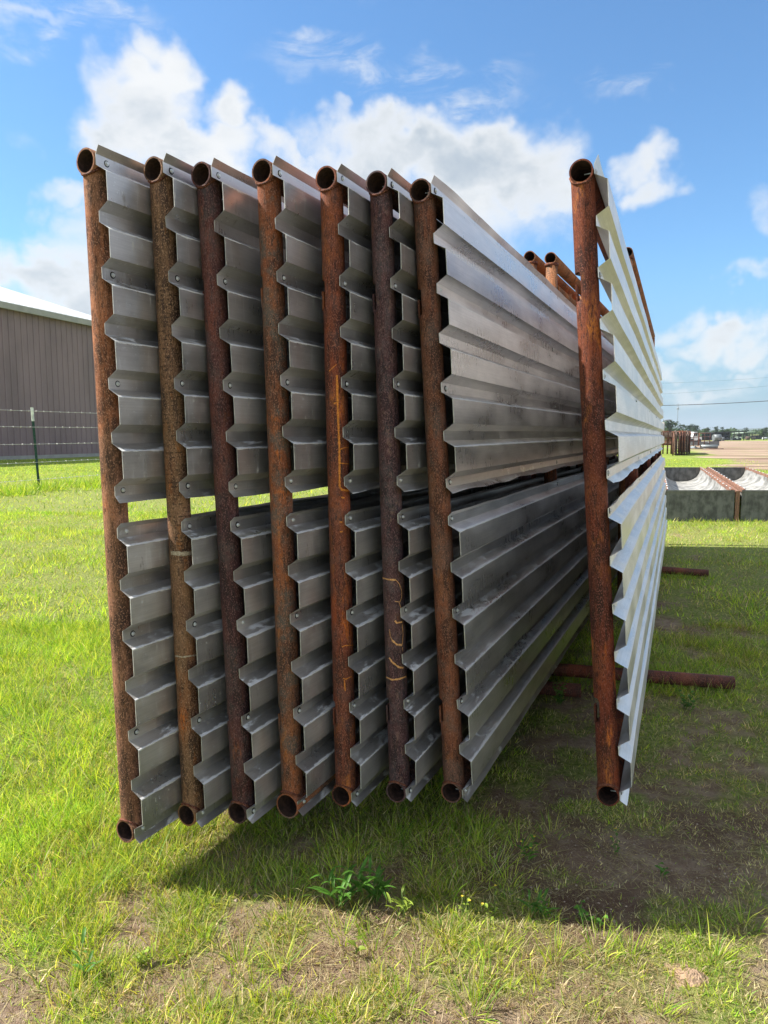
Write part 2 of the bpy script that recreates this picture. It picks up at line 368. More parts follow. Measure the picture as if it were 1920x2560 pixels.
gy = axis([(-400, -40, 60), (-40, -4, 4), (-4, 1.1, .4), (1.1, 3.6, .03), (3.6, 9, .1), (9, 30, .5), (30, 120, 2.5), (120, 400, 20), (400, 5000, 400)])
X, Y = np.meshgrid(gx, gy); bare = bareness(X, Y); yd = yard(X, Y)
near = np.exp(-((X/6)**2+((Y-4)/8)**2))
Z = ((fbm(X, Y, 6)-.5)*.018+(fbm(X, Y, 1.3)-.5)*.02-.012*bare)*np.clip(near*1.6, 0, 1)
Z = Z*ss(-Y, -8, -5) - .002
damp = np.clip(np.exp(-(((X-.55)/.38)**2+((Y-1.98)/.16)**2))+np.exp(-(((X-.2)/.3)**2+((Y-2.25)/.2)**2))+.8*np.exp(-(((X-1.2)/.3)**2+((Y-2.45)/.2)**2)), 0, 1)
ny, nx = X.shape; idx = np.arange(nx*ny).reshape(ny, nx)
Fq = np.stack([idx[:-1, :-1], idx[:-1, 1:], idx[1:, 1:], idx[1:, :-1]], -1).reshape(-1, 4)
def ground_mat():
    m, nt, b = newmat('soil_and_turf'); L = nt.links
    tc = nd(nt, 'TexCoord'); p = tc.outputs['Object']
    def att(n):
        a = nd(nt, 'Attribute'); a.attribute_name = n; return a.outputs['Fac']
    fine = noise(nt, p, 90, 5, .7); mid = noise(nt, p, 14, 5, .65); crumb = noise(nt, p, 260, 3, .7)
    soil = mixc(nt, sstep(nt, mid, .36, .66), (.29, .195, .13), (.46, .345, .24))
    soil = mixc(nt, sstep(nt, fine, .5, .72, 0, .6), soil, (.13, .09, .06))
    soil = mixc(nt, sstep(nt, crumb, .62, .75, 0, .6), soil, (.50, .42, .33))
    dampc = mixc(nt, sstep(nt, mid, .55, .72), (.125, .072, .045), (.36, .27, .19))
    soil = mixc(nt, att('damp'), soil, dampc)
    soil = mixc(nt, sstep(nt, noise(nt, mapping(nt, p, (3, 0, 0)), 5, 6, .75), .48, .62, 0, .75), soil, (.20, .125, .08))
    soil = mixc(nt, sstep(nt, noise(nt, mapping(nt, p, (1, 1, 0), (1, 1, 1), (0, 0, .7)), 190, 2, .6, 1.5), .60, .68, 0, .7), soil, (.56, .47, .30))
    turf = mixc(nt, sstep(nt, noise(nt, p, 38, 6, .8), .38, .62), (.15, .20, .035), (.38, .39, .13))
    tb = sstep(nt, mth(nt, 'ADD', att('bare'), mth(nt, 'MULTIPLY', mth(nt, 'SUBTRACT', fine, .5), .6)), .34, .78)
    c = mixc(nt, tb, turf, soil)
    # far lawn, where the blades stop
    sp = nd(nt, 'SeparateXYZ'); L.new(p, sp.inputs[0])
    far = mixc(nt, sstep(nt, noise(nt, mapping(nt, p, (0, 0, 0), (1, .6, 1)), .5, 6, .7), .35, .65), (.19, .27, .040), (.32, .37, .07))
    far = mixc(nt, sstep(nt, noise(nt, p, 3, 5, .8), .40, .7, 0, .6), far, (.10, .16, .02))
    c = mixc(nt, sstep(nt, sp.outputs[1], 14, 30), c, far)
    tracks = noise(nt, mapping(nt, p, (0, 0, 0), (.035, .30, 1), (0, 0, .10)), 1.3, 7, .72, .9)
    yc = mixc(nt, sstep(nt, tracks, .42, .58), (.20, .13, .09), (.46, .335, .255))
    yc = mixc(nt, sstep(nt, noise(nt, mapping(nt, p, (0, 0, 0), (.25, 1, 1)), .7, 5, .7), .52, .62, 0, .8), yc, (.20, .23, .07))
    c = mixc(nt, sstep(nt, mth(nt, 'ADD', att('yard'), mth(nt, 'MULTIPLY', mth(nt, 'SUBTRACT', tracks, .5), 1.6)), .35, .6), c, yc)
    setc(nt, b.inputs['Base Color'], c); b.inputs['Roughness'].default_value = .95; b.inputs['Specular IOR Level'].default_value = .15
    bump(nt, b, mth(nt, 'ADD', fine, mth(nt, 'MULTIPLY', crumb, .5)), .9, .022)
    return m
V = np.stack([X, Y, Z], -1).reshape(-1, 3)
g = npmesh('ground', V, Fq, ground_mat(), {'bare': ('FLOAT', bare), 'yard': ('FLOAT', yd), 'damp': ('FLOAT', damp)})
tag(g, kind='structure')

# ------------------------------------------------------------------ grass
def blades(cx, cy, hgt, wid, col, bend, segs, flatten=None, spread=None):
    """vectorised blades: returns V, F, C"""
    n = len(cx); ang = RNG.random(n)*2*np.pi; la = RNG.random(n)*2*np.pi if spread is None else spread
    ts = np.linspace(0, 1, segs+1)
    el = np.clip(RNG.normal(1.25, .22, n), .35, 1.55) if flatten is None else flatten
    Vs = []; side = np.stack([np.cos(ang), np.sin(ang), 0*ang], -1)
    ld = np.stack([np.cos(la), np.sin(la), 0*la], -1)
    z0 = -.01+0*cx
    for t in ts:
        e = el-bend*t*.9; 
        d = ld*np.cos(e)[:, None]+np.array([0, 0, 1])*np.sin(e)[:, None]
        if t == 0: P = np.stack([cx, cy, z0], -1)
        else: P = P + d*(hgt/segs)[:, None]
        w = wid*(1-t**1.6)*.5
        if t < 1: Vs += [P-side*w[:, None], P+side*w[:, None]]
        else: Vs += [P]
    V = np.stack(Vs, 1); V[..., 2] = np.maximum(V[..., 2], -.008); k = 2*segs+1
    base = (np.arange(n)*k)[:, None]; fs = []
    for s_ in range(segs-1): fs.append([2*s_, 2*s_+1, 2*s_+3, 2*s_+2])
    tri = [2*segs-2, 2*segs-1, 2*segs]
    tris = []
    for q in fs: tris += [[q[0], q[1], q[2]], [q[0], q[2], q[3]]]
    tris.append(tri)
    Fs = (base[:, :, None]+np.array(tris)[None]).reshape(-1, 3)
    shade = np.array([.62]+[1]*(k-1)); shade[:2] = .62
    C = np.ones((n, k, 4)); C[..., :3] = col[:, None, :]
    return V.reshape(-1, 3), Fs, C.reshape(-1, 4)
GREEN = np.array([[.36, .50, .045], [.24, .42, .04], [.46, .58, .065], [.17, .33, .045], [.56, .60, .11]])
STRAW = np.array([[.54, .47, .25], [.42, .36, .19], [.62, .56, .33], [.34, .26, .14]])
def tints(n, dry):
    g_ = GREEN[RNG.integers(0, 5, n)]; s_ = STRAW[RNG.integers(0, 4, n)]
    k = (RNG.random(n) < dry)[:, None]; return np.where(k, s_, g_)*RNG.uniform(.75, 1.25, (n, 1))
def field(n_clump, per, y0, y1, half, sig, hs, ws, segs, name_seed, dens_pow=1.0, dryk=1.0, hmul=1.0):
    u = RNG.random(n_clump); yy = np.sqrt(y0**2+(y1**2-y0**2)*u); xx = (RNG.random(n_clump)*2-1)*half*yy
    b = bareness(xx, yy); yd_ = yard(xx, yy)
    keep = (RNG.random(n_clump) > np.clip(ss(b, .14, .85)**.9, 0, .88)) & (RNG.random(n_clump) > yd_*1.1)
    xx, yy, b = xx[keep], yy[keep], b[keep]
    lush = ss(fbm(xx, yy, .9), .35, .65)
    m = per; X_ = np.repeat(xx, m)+RNG.normal(0, sig, len(xx)*m); Y_ = np.repeat(yy, m)+RNG.normal(0, sig, len(xx)*m)
    B = np.repeat(b, m); LU = np.repeat(lush, m)
    left = ss(-X_, .2, 1.0)
    H = RNG.uniform(hs[0], hs[1], len(X_))*(.55+.55*LU+.35*left*ss(-Y_, -3.2, -2.2))*(1-.45*B)*hmul
    Wd = RNG.uniform(ws[0], ws[1], len(X_))
    dry = np.clip(.10+.75*B+.15*(1-LU)-.12*left, 0, .9)*dryk
    C = tints(len(X_), dry)*np.repeat(np.clip(RNG.normal(1, .26, len(xx)), .45, 1.6)*(.84+.54*fbm(xx, yy, 1.6)), m)[:, None]
    C[:, 1] *= 1-.10*np.repeat(fbm(xx+9, yy, 2.5) > .52, m)
    ang = np.arctan2(Y_-np.repeat(yy, m), X_-np.repeat(xx, m))+RNG.normal(0, .5, len(X_))
    return blades(X_, Y_, H, Wd, C, RNG.uniform(.1, 1.25, len(X_)), segs, spread=ang)
parts = [field(16000, 8, .95, 2.6, .62, .018, (.02, .07), (.0016, .0036), 3, 1),
         field(19000, 7, 2.4, 5.2, .62, .022, (.03, .085), (.002, .0042), 3, 2),
         field(17000, 6, 5.0, 13, .60, .05, (.04, .12), (.004, .009), 2, 3),
         field(24000, 5, 12.5, 42, .62, .12, (.06, .16), (.011, .025), 1, 4, dryk=.5)]
# straw and dead stems lying on the soil
n = 60000; yy = 1.0+RNG.random(n)**.9*4.2; xx = (RNG.random(n)*2-1)*.62*yy
k = RNG.random(n) < (.25+.75*ss(bareness(xx, yy), .2, .7))*ss(fbm(xx, yy, 9), .30, .55); xx, yy = xx[k], yy[k]; n = len(xx)
parts.append(blades(xx, yy, RNG.uniform(.015, .10, n), RNG.uniform(.0012, .0026, n), STRAW[RNG.integers(0, 4, n)]*RNG.uniform(.6, 1.15, (n, 1)), RNG.uniform(0, .25, n), 2, flatten=RNG.uniform(.02, .3, n)))
for (n, y0, y1, hh, ww) in ((95000, 1.0, 3.0, .020, .0022), (60000, 3.0, 7.5, .028, .0045)):       # low ground cover
    yy = np.sqrt(y0**2+(y1**2-y0**2)*RNG.random(n)); xx = (RNG.random(n)*2-1)*.62*yy
    dd = fbm(xx, yy, 13)+.25*(fbm(xx, yy, 40)-.5); k = RNG.random(n) < ss(dd, .40, .58)*(1-.65*ss(bareness(xx, yy), .45, .9)); xx, yy = xx[k], yy[k]; n = len(xx)
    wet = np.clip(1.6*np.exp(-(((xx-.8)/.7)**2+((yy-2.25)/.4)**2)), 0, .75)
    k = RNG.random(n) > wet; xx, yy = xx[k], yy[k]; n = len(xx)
    parts.append(blades(xx, yy, RNG.uniform(.4, 1.5, n)*hh, RNG.uniform(.7, 1.5, n)*ww, tints(n, np.clip(.35+.4*bareness(xx, yy), 0, .8)), RNG.uniform(0, 1.2, n), 1, flatten=RNG.uniform(.1, 1.2, n)))
# longer stems here and there
def tall(pts, n, sig, hs, ws, dry=.05, segs=4):
    c = np.array(pts)[RNG.integers(0, len(pts), n)]; X_ = c[:, 0]+RNG.normal(0, sig, n); Y_ = c[:, 1]+RNG.normal(0, sig, n)
    sp = np.arctan2(Y_-c[:, 1], X_-c[:, 0])
    return blades(X_, Y_, RNG.uniform(*hs, n), RNG.uniform(*ws, n), tints(n, dry), RNG.uniform(.2, 1.3, n), segs, spread=sp)
tp = [tuple(ground(x, y)[:2]) for x, y in [(860, 2330), (720, 2290), (1390, 2390), (600, 2400), (170, 2480), (500, 2530), (1240, 2370), (1120, 2330), (1050, 2420), (1230, 2440), (1180, 2500), (1010, 2500), (1580, 2380), (1790, 2390), (1860, 2310), (1500, 2370), (1650, 2520), (1180, 2530), (640, 2470), (380, 2400), (100, 2300), (700, 2410), (930, 2350), (1110, 2230), (850, 2110), (1240, 2150), (1300, 2110), (1380, 2080), (1270, 2200)]]
parts.append(tall(tp, 1300, .026, (.04, .11), (.0018, .0038), .2))
lx = RNG.uniform(-2.6, -.75, 700); ly = RNG.uniform(1.9, 5.2, 700); k = lx > -.64*ly
parts.append(tall(list(zip(lx[k], ly[k])), 7000, .03, (.08, .17), (.0025, .0055), .03))
ux = RNG.uniform(-.35, .35, 60); uy = RNG.uniform(2.05, 2.9, 60)
parts.append(tall(list(zip(ux, uy)), 1500, .03, (.05, .13), (.002, .0036), .2))
fx = RNG.uniform(0, 1, 260); fpx = -9.05+.362*(fx-.55)*22; fpy = 18.4+.932*(fx-.55)*22
parts.append(tall(list(zip(fpx+RNG.normal(0, .5, 260), fpy+RNG.normal(0, .5, 260))), 9000, .14, (.15, .42), (.012, .024), .05, 2))
bx_ = RNG.uniform(0, 1, 160); parts.append(tall(list(zip(1.93-1.3*bx_+RNG.normal(0, .01, 160), 3.75+.2*bx_+RNG.choice([-.05, .10], 160))), 1500, .025, (.04, .12), (.002, .0042), .15, 3))
parts.append(tall(list(zip(3.22-1.0*bx_, 6.92+.22*bx_+RNG.choice([-.06, .10], 160))), 1000, .03, (.04, .11), (.003, .006), .1, 3))
off = 0; VV = []; FF = []; CC = []
for v_, f_, c_ in parts: VV.append(v_); FF.append(f_+off); CC.append(c_); off += len(v_)
gr = npmesh('grass', np.concatenate(VV), np.concatenate(FF), foliage('grass_blades', True, trans=.42), {'tint': ('FLOAT_COLOR', np.concatenate(CC))}, smooth=False)
tag(gr, 'green and straw-coloured grass growing over the yard and under the panels', 'grass', kind='stuff')

# crumbs of soil and small stones on the bare patches
n = 26000; yy = 1.05+RNG.random(n)*4.0; xx = (RNG.random(n)*2-1)*.62*yy; k = RNG.random(n) < ss(bareness(xx, yy), .3, .75)*ss(fbm(xx, yy, 11), .35, .6); xx, yy = xx[k], yy[k]; n = len(xx)
oc = np.array([[1, 0, 0], [0, 1, 0], [-1, 0, 0], [0, -1, 0], [0, 0, .8], [0, 0, -.8]]); of = np.array([[0, 1, 4], [1, 2, 4], [2, 3, 4], [3, 0, 4], [1, 0, 5], [2, 1, 5], [3, 2, 5], [0, 3, 5]])
sz = .0012+.0042*RNG.random(n)**3+.006*(RNG.random(n) > .995); V = oc[None]*sz[:, None, None]*RNG.uniform(.6, 1.4, (n, 6, 1)); V[..., 0] += xx[:, None]; V[..., 1] += yy[:, None]; V[..., 2] += (Zg := ((fbm(xx, yy, 6)-.5)*.018+(fbm(xx, yy, 1.3)-.5)*.02-.012*bareness(xx, yy))*np.clip(1.6*np.exp(-((xx/6)**2+((yy-4)/8)**2)), 0, 1))[:, None]
cl_ = npmesh('soil_crumbs', V.reshape(-1, 3), (np.arange(n)[:, None, None]*6+of[None]).reshape(-1, 3), plain('soil_crumb', (.26, .18, .12), .95, 0, .4, 60, (.50, .40, .30)), smooth=False)
tag(cl_, 'crumbs of soil and tiny stones scattered over the bare patches', 'soil crumbs', kind='stuff')

# ------------------------------------------------------------------ windbreak panels
PR, PRI, H = .0364, .0315, 2.0
P = H/12.78; PL = 7.32
tops = [(213.3, 402.5), (382, 423), (501.5, 435.7), (654, 428), (814, 445), (940, 456.5), (1049.6, 475.6), (1452.6, 427.5)]
bots = [(311.6, 2078.5), (466, 2038), (592.7, 2032), (717.6, 2011), (852.6, 1990), (989.3, 1980.8), (1127.5, 1981.5), (1520, 1989)]
vps = [(1870, 1085), (1855, 1085), (1840, 1085), (1825, 1085), (1810, 1085), (1795, 1085), (1776, 1083), (1699, 1091)]
def frame_of(T, B, Vp, h=H):
    u = ray(*Vp).normalized(); rT, rB = ray(*T), ray(*B); k = rT.dot(u)/rB.dot(u); s = h/(rT-rB*k).length
    Tp = CAM+rT*s; Bp = CAM+rB*(s*k); v = (Tp-Bp).normalized(); w = u.cross(v)
    M = Matrix.Identity(4)
    for i in range(3): M[i][0], M[i][1], M[i][2], M[i][3] = u[i], -w[i], v[i], Bp[i]
    return M
def profile(upper, rs):
    """(w, z) pairs of a ribbed sheet from its top edge down; w is measured out from the pipe's axis"""
    w0, w1 = PR+.0015, PR+.0015+.037; z0 = H if upper else 6*P
    lt = (.014, .022) if upper else (.015, .012); lb = (.023, .019) if upper else (.018, .014)
    pts = [(w0+lt[0], z0+.014+lt[1]), (w0, z0+.014)]
    for k in range(7):
        c = z0-k*P
        if k: pts.append((w0, c+.015))
        pts.append((w0, c-.015 if k < 6 else c-.012))
        if k < 6: pts += [(w1, c-.015-.0225), (w1, c-P+.015+.0225)]
    pts.append((w0+lb[0], z0-6*P-.012-lb[1]))
    return pts
def sheet(upper, seed, x0=.002, L=PL):
    rs = random.Random(seed); pts = profile(upper, rs); n = len(pts); segs = 84
    xs = [x0+(L-x0)*(i/segs)**1.5 for i in range(segs+1)]
    ph = [rs.random()*6.28 for _ in range(8)]
    V = []
    for i, x in enumerate(xs):
        for j, (w, z) in enumerate(pts):
            dw = .0012*math.sin(x*2.1+ph[0]+j*.3)+.0007*math.sin(x*5+ph[1]+j); dz = .0012*math.sin(x*1.7+ph[2]+j*.2)
            if j == 0 or j == n-1:
                a = .0035 if (upper and j) else .0016
                dw += a*math.sin(x*6.1+ph[3])+a*.7*math.sin(x*13+ph[4]); dz += a*.9*math.sin(x*7.3+ph[5])+a*.6*math.sin(x*17+ph[6])
            V.append((x, -(w+dw), z+dz))
    t = .0021; m = MB(); m.v = V[:]
    # inner skin, offset along the profile normal
    nrm = []
    for j in range(n):
        a = Vector(pts[max(j-1, 0)]); b = Vector(pts[min(j+1, n-1)]); d = (b-a).normalized(); nrm.append((d.y, -d.x))
    for i in range(segs+1):
        for j in range(n):
            x, y, z = V[i*n+j]; m.v.append((x, y-nrm[j][0]*t*-1, z+nrm[j][1]*t*1))
    N = n*(segs+1)
    for i in range(segs):
        for j in range(n-1):
            q = (i*n+j, i*n+j+1, (i+1)*n+j+1, (i+1)*n+j); m.face(q); m.face([N+k for k in q[::-1]])
        for j in (0, n-1):
            q = (i*n+j, (i+1)*n+j, N+(i+1)*n+j, N+i*n+j); m.face(q if j == 0 else q[::-1])
    for i in (0, segs):
        for j in range(n-1):
            q = (i*n+j, N+i*n+j, N+i*n+j+1, i*n+j+1); m.face(q if i == 0 else q[::-1])
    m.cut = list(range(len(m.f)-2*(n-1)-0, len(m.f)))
    return m
NOTCH = [(H-.385, H-.30), (.245, .325)]
def upright_mesh(x0, r, notch=True, rb=PR, jit=0):
    m = MB(); n = 40; zs = []
    if notch:
        for a, b in NOTCH: zs += [a-.004, a, a+.008, b-.012, b-.004, b, b+.001]
    zs = sorted(zs+[.06+.1*i for i in range(19)]); prev = None
    def ring(zf, clamp=0.0):
        i0 = len(m.v)
        for k in range(n):
            t = 2*math.pi*k/n; x = r*math.cos(t); y = r*math.sin(t)
            if clamp: y = min(y, r-(.55*r)*clamp)
            m.v.append((x0+x, y, zf(r*math.sin(t))))
        return list(range(i0, i0+n))
    rings = [ring(lambda y: math.sqrt(max(rb*rb-min(abs(y), rb)**2, 0)))]
    for z in zs:
        c = 0
        if notch:
            for a, b in NOTCH:
                if a-1e-6 <= z <= b+1e-6: c = 1 if z < b-.011 else (.85 if z < b-.001 else 0)
        rings.append(ring(lambda y, z=z: z, c))
    rings.append(ring(lambda y: H-math.sqrt(max(PR*PR-min(abs(y), PR)**2, 0))))
    for A, B in zip(rings, rings[1:]): m.bridge(A, B)
    return m
def weld(x0, top, r=PR, rb=PR, seed=0):
    rs = random.Random(seed); m = MB(); pts = []; rr = []
    for k in range(49):
        t = 2*math.pi*k/48; y = r*math.sin(t); zz = math.sqrt(max(rb*rb-min(abs(y), rb)**2, 0))
        pts.append((x0+(r+.001)*math.cos(t), max(y*1.02, -(PR-.0045)), (H-zz-.001) if top else (zz+.001))); rr.append(.0028+rs.random()*.0022)
    m.path(pts, rr, 7); return m
def bolt_mesh():
    m = MB(); y = -(PR+.0028)                          # stands on the sheet, pointing away from the pipe
    def disc(y0, y1, r0, r1, n): 
        m.tube((0, y0, 0), (0, y1, 0), r0, r1, n)
    disc(y, y-.0014, .0098, .0092, 20); m.dark = list(range(len(m.f))); disc(y-.0014, y-.0034, .0070, .0062, 20); disc(y-.003, y-.0066, .0046, .0043, 6)
    m.tube((0, y+.001, 0), (0, y+.034, 0), .0020, .0016, 8)
    return m
steel = plain('zinc_bolt', (.72, .74, .74), .35, .6, .15, 90)
rusts = [
    rust('brown_tan_rust', (.075, .038, .023), (.21, .108, .060), (.36, .19, .10), .18, 1.0),
    rust('olive_tan_rust', (.07, .038, .024), (.19, .115, .062), (.27, .155, .080), .26, 2.0, hatch=(.75, 1.75)),
    rust('plum_rust', (.034, .016, .016), (.082, .036, .033), (.13, .055, .040), .14, 3.0, grey=(.10, .085, .08), grey_amt=.4),
    rust('brown_grey_rust', (.06, .034, .024), (.16, .072, .040), (.26, .11, .045), .45, 4.0, grey=(.105, .095, .08), grey_amt=.8),
    rust('red_orange_rust', (.065, .024, .017), (.165, .055, .030), (.28, .09, .032), .55, 5.0, grey=(.12, .10, .10), grey_amt=.25),
    rust('dark_plum_grey_rust', (.036, .020, .022), (.085, .042, .042), (.11, .06, .055), .05, 6.0, grey=(.13, .125, .13), grey_amt=.30, pale=(.30, .18, .13), pale_amt=.45),
    rust('red_brown_rust', (.052, .022, .013), (.135, .056, .030), (.20, .09, .045), .22, 7.0, grey=(.15, .11, .09), grey_amt=.4),
    rust('deep_red_rust', (.038, .012, .007), (.11, .031, .016), (.20, .058, .021), .50, 8.0)]
weldm = rust('weld_rust', (.07, .025, .015), (.14, .05, .028), (.19, .075, .035), .2, 9.0)
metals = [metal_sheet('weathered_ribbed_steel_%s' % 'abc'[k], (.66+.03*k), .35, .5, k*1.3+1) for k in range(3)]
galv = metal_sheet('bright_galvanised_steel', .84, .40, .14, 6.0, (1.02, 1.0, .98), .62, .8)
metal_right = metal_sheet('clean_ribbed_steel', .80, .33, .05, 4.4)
chalk_o = plain('orange_chalk', (.48, .16, .035), .95, 0, 0, 220, (.85, .30, .05)); chalk_w = plain('pale_chalk', (.36, .28, .19), .95, 0, 0, 160, (.55, .46, .34))
chalk_p = plain('peach_chalk', (.50, .24, .09), .95, 0, 0, 220, (.85, .45, .18))

def mark(panel_M, x0, strokes, mat, parent, rng):
    """chalk strokes given as photograph pixels, laid on the surface of the near upright"""
    Mi = panel_M.inverted(); o = Mi @ CAM
    for pts, wid in strokes:
        P3 = []; m = MB()
        for i in range(len(pts)-1):
            (ax, ay), (bx, by) = pts[i], pts[i+1]; k = max(2, int(math.hypot(bx-ax, by-ay)/3))
            for t in range(k): P3.append((ax+(bx-ax)*t/k, ay+(by-ay)*t/k))
        P3.append(pts[-1]); Q = []
        for (px, py) in P3:
            d = (Mi.to_3x3() @ ray(px, py)); R = PR+.0012
            a = d.x**2+d.y**2; b = 2*((o.x-x0)*d.x+o.y*d.y); c = (o.x-x0)**2+o.y**2-R*R; D = b*b-4*a*c
            if D < 0: continue
            t = (-b-math.sqrt(D))/(2*a); Q.append(o+d*t)
        if len(Q) < 2: continue
        for i, q in enumerate(Q):
            r = Vector((q.x-x0, q.y, 0)).normalized()
            d = (Q[min(i+1, len(Q)-1)]-Q[max(i-1, 0)]).normalized(); s_ = r.cross(d).normalized(); ww = wid*.5*(.6+.5*rng.random())
            for sg in (-1, 1): m.v.append(tuple(q+s_*(sg*ww)))
        i0 = len(m.v)-2*len(Q)
        for i in range(len(Q)-1): m.face((i0+2*i, i0+2*i+1, i0+2*i+3, i0+2*i+2))
        m.build('chalk_mark', mat, parent)
def z2(x, y): return (780+x/4.1475, 1380+y/4.1475)
def z5(x, y): return (760+x/2.765, 860+y/2.765)
PANLAB = ['leftmost ribbed metal panel, on a brown tan post beside the sunlit lawn',
          'ribbed metal panel with an olive tan scored post ringed by pale chalk',
          'ribbed metal panel with a plain dark plum post, right of the olive tan one',
          'ribbed metal panel with a mottled brown grey post and the widest bottom pipe',
          'ribbed metal panel with a red brown post carrying a long orange vertical chalk line',
          'ribbed metal panel with a dark plum post marked by looping peach chalk rings',
          'ribbed metal panel whose whole grey right face shows, last of the close-set row',
          'separate ribbed panel with bright galvanised face and deep red post, standing right of the row']
bolt_src = None
for i in range(8):
    M = frame_of(tops[i], bots[i], vps[i]); rm = rusts[i]; rg = random.Random(40+i)
    root = empty('windbreak_panel', M)
    tag(root, PANLAB[i], 'windbreak panel', 'ribbed windbreak panels standing on edge')
    rb = .042 if i == 3 else PR; zb = -(rb-PR)
    L = PL+rg.uniform(-.02, .02)
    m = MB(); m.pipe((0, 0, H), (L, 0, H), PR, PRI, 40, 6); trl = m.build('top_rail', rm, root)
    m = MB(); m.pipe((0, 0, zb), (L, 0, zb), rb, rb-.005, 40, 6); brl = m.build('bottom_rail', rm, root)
    ups = [PR]+[PR+(L-2*PR)*k/4 for k in (1, 2, 3, 4)]
    uo = [upright_mesh(x0, PR-.0004, notch=(k == 0 and i >= 2), rb=rb).build('upright', rm, root) for k, x0 in enumerate(ups)]
    weld(PR, True, seed=i).build('weld_bead', weldm, trl); weld(PR, False, rb=rb, seed=i+20).build('weld_bead', weldm, brl)
    if i >= 2:
        for a, b in NOTCH:
            m = MB(); m.box((PR-.016, PR*.80, a-.010), (PR+.016, PR*.97, a+.050)); m.build('latch_plate', rm, uo[0])
    sm_ = galv if i == 7 else (metal_right if i == 6 else metals[i % 3])
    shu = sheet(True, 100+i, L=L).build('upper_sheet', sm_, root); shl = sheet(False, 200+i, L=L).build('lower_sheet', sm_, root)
    for k, x0 in enumerate(ups):
        for zz, par in [(H-q*P, shu) for q in (0, 2, 4, 6)]+[(6*P-q*P, shl) for q in (0, 2, 4, 6)]:
            if bolt_src is None: bolt_src = b_ = bolt_mesh().build('bolt', steel, par)
            else:
                b_ = bolt_src.copy(); COL.objects.link(b_); b_.parent = par
            b_.location = (x0+rg.uniform(-.004, .004), 0, zz+rg.uniform(-.003, .003)); b_.rotation_euler = (0, rg.random()*6, 0)
    if i == 4:
        mark(M, PR, [([z5(228, 215), z5(232, 420), z5(244, 700), z5(246, 985), z5(262, 1008), z5(318, 1014)], .0075), ([z5(236, 300), z5(226, 240)], .006),
                     ([z5(250, 728), z5(285, 715), z5(312, 716)], .004), ([z5(252, 824), z5(312, 828)], .004), ([z5(172, 188), z5(225, 140)], .003),
                     ([z5(205, 412), z5(240, 400)], .005), ([z5(258, 1060), z5(280, 1064)], .006), ([z5(246, 1232), z5(264, 1230)], .005), ([z5(250, 1298), z5(268, 1296)], .005)], chalk_o, uo[0], rg)
        mark(M, PR, [([z2(310, 985), z2(345, 970), z2(430, 966)], .004), ([z2(320, 1310), z2(350, 1320), z2(410, 1290)], .004), ([z2(335, 1330), z2(345, 1440)], .005)], chalk_o, uo[0], rg)
    if i == 5:
        mark(M, PR, [([z2(728, 268), z2(790, 285), z2(870, 290)], .006), ([z2(870, 290), z2(905, 330), z2(930, 400), z2(930, 470), z2(910, 520), z2(860, 510)], .0026),
                     ([z2(905, 530), z2(922, 580)], .003), ([z2(860, 712), z2(880, 735), z2(935, 725)], .006), ([z2(935, 750), z2(945, 850), z2(935, 965)], .003),
                     ([z2(935, 965), z2(880, 960), z2(830, 915)], .007), ([z2(830, 915), z2(810, 870), z2(805, 800)], .0024), ([z2(938, 990), z2(942, 1030)], .003),
                     ([z2(800, 1095), z2(830, 1140), z2(900, 1195), z2(948, 1200)], .0065), ([z2(765, 1295), z2(830, 1325), z2(900, 1318), z2(980, 1290)], .006)], chalk_p, uo[0], rg)
    if i == 1:
        z3 = lambda x, y: (240+x/4.1475, 1380+y/4.1475)
        mark(M, PR, [([z3(775, 10), z3(900, 20), z3(1020, 8)], .014), ([z3(820, 1078), z3(900, 1090), z3(1060, 1066)], .0055)], chalk_w, uo[0], rg)

# taller bare pipe frames standing farther back, between the row and the right-hand panel
frm = rust('orange_brown_rust', (.10, .05, .025), (.24, .11, .045), (.34, .15, .05), .3, 10.0)
def pipe_frame(px, py, vp, Zd, Hf, lab):
    Tp = CAM+ray(px, py)*Zd; u = ray(*vp); u.z = 0; u.normalize(); v = Vector((-.02, 0, 1)); v = (v-u*v.dot(u)).normalized(); w = u.cross(v)
    M = Matrix.Identity(4); Bp = Tp-v*Hf
    for i in range(3): M[i][0], M[i][1], M[i][2], M[i][3] = u[i], -w[i], v[i], Bp[i]
    root = empty('pipe_gate', M); tag(root, lab, 'pipe gate', 'tall bare pipe gates standing behind the row')
    L = 4.5
    for nm, z in (('top_rail', Hf), ('middle_rail', Hf-.17), ('bottom_rail', 0)):
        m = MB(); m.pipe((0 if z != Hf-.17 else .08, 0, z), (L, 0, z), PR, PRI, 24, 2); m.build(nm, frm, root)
    for k in range(5):
        x0 = PR+(L-2*PR)*k/4; m = MB(); m.tube((x0, 0, PR*.7), (x0, 0, Hf-PR*.7), PR-.001, n=24); m.build('upright', frm, root)
    m = MB(); m.tube((PR, 0, Hf-PR-.006), (PR, 0, Hf-PR+.01), PR+.004, PR+.006, n=24); m.build('weld_bead', weldm, root)
pipe_frame(1323.5, 642, (1819, 1090), 4.35, 2.34, 'tall rusty pipe gate, pipe end half hidden behind the long grey panel top')
pipe_frame(1376, 645.4, (1819, 1090), 4.3, 2.34, 'tall rusty pipe gate, open orange pipe end just left of deep red post')
pipe_frame(1568.7, 631, (1703, 1090), 4.9, 2.52, 'tall dark rusty pipe gate rising above the bright galvanised panel')

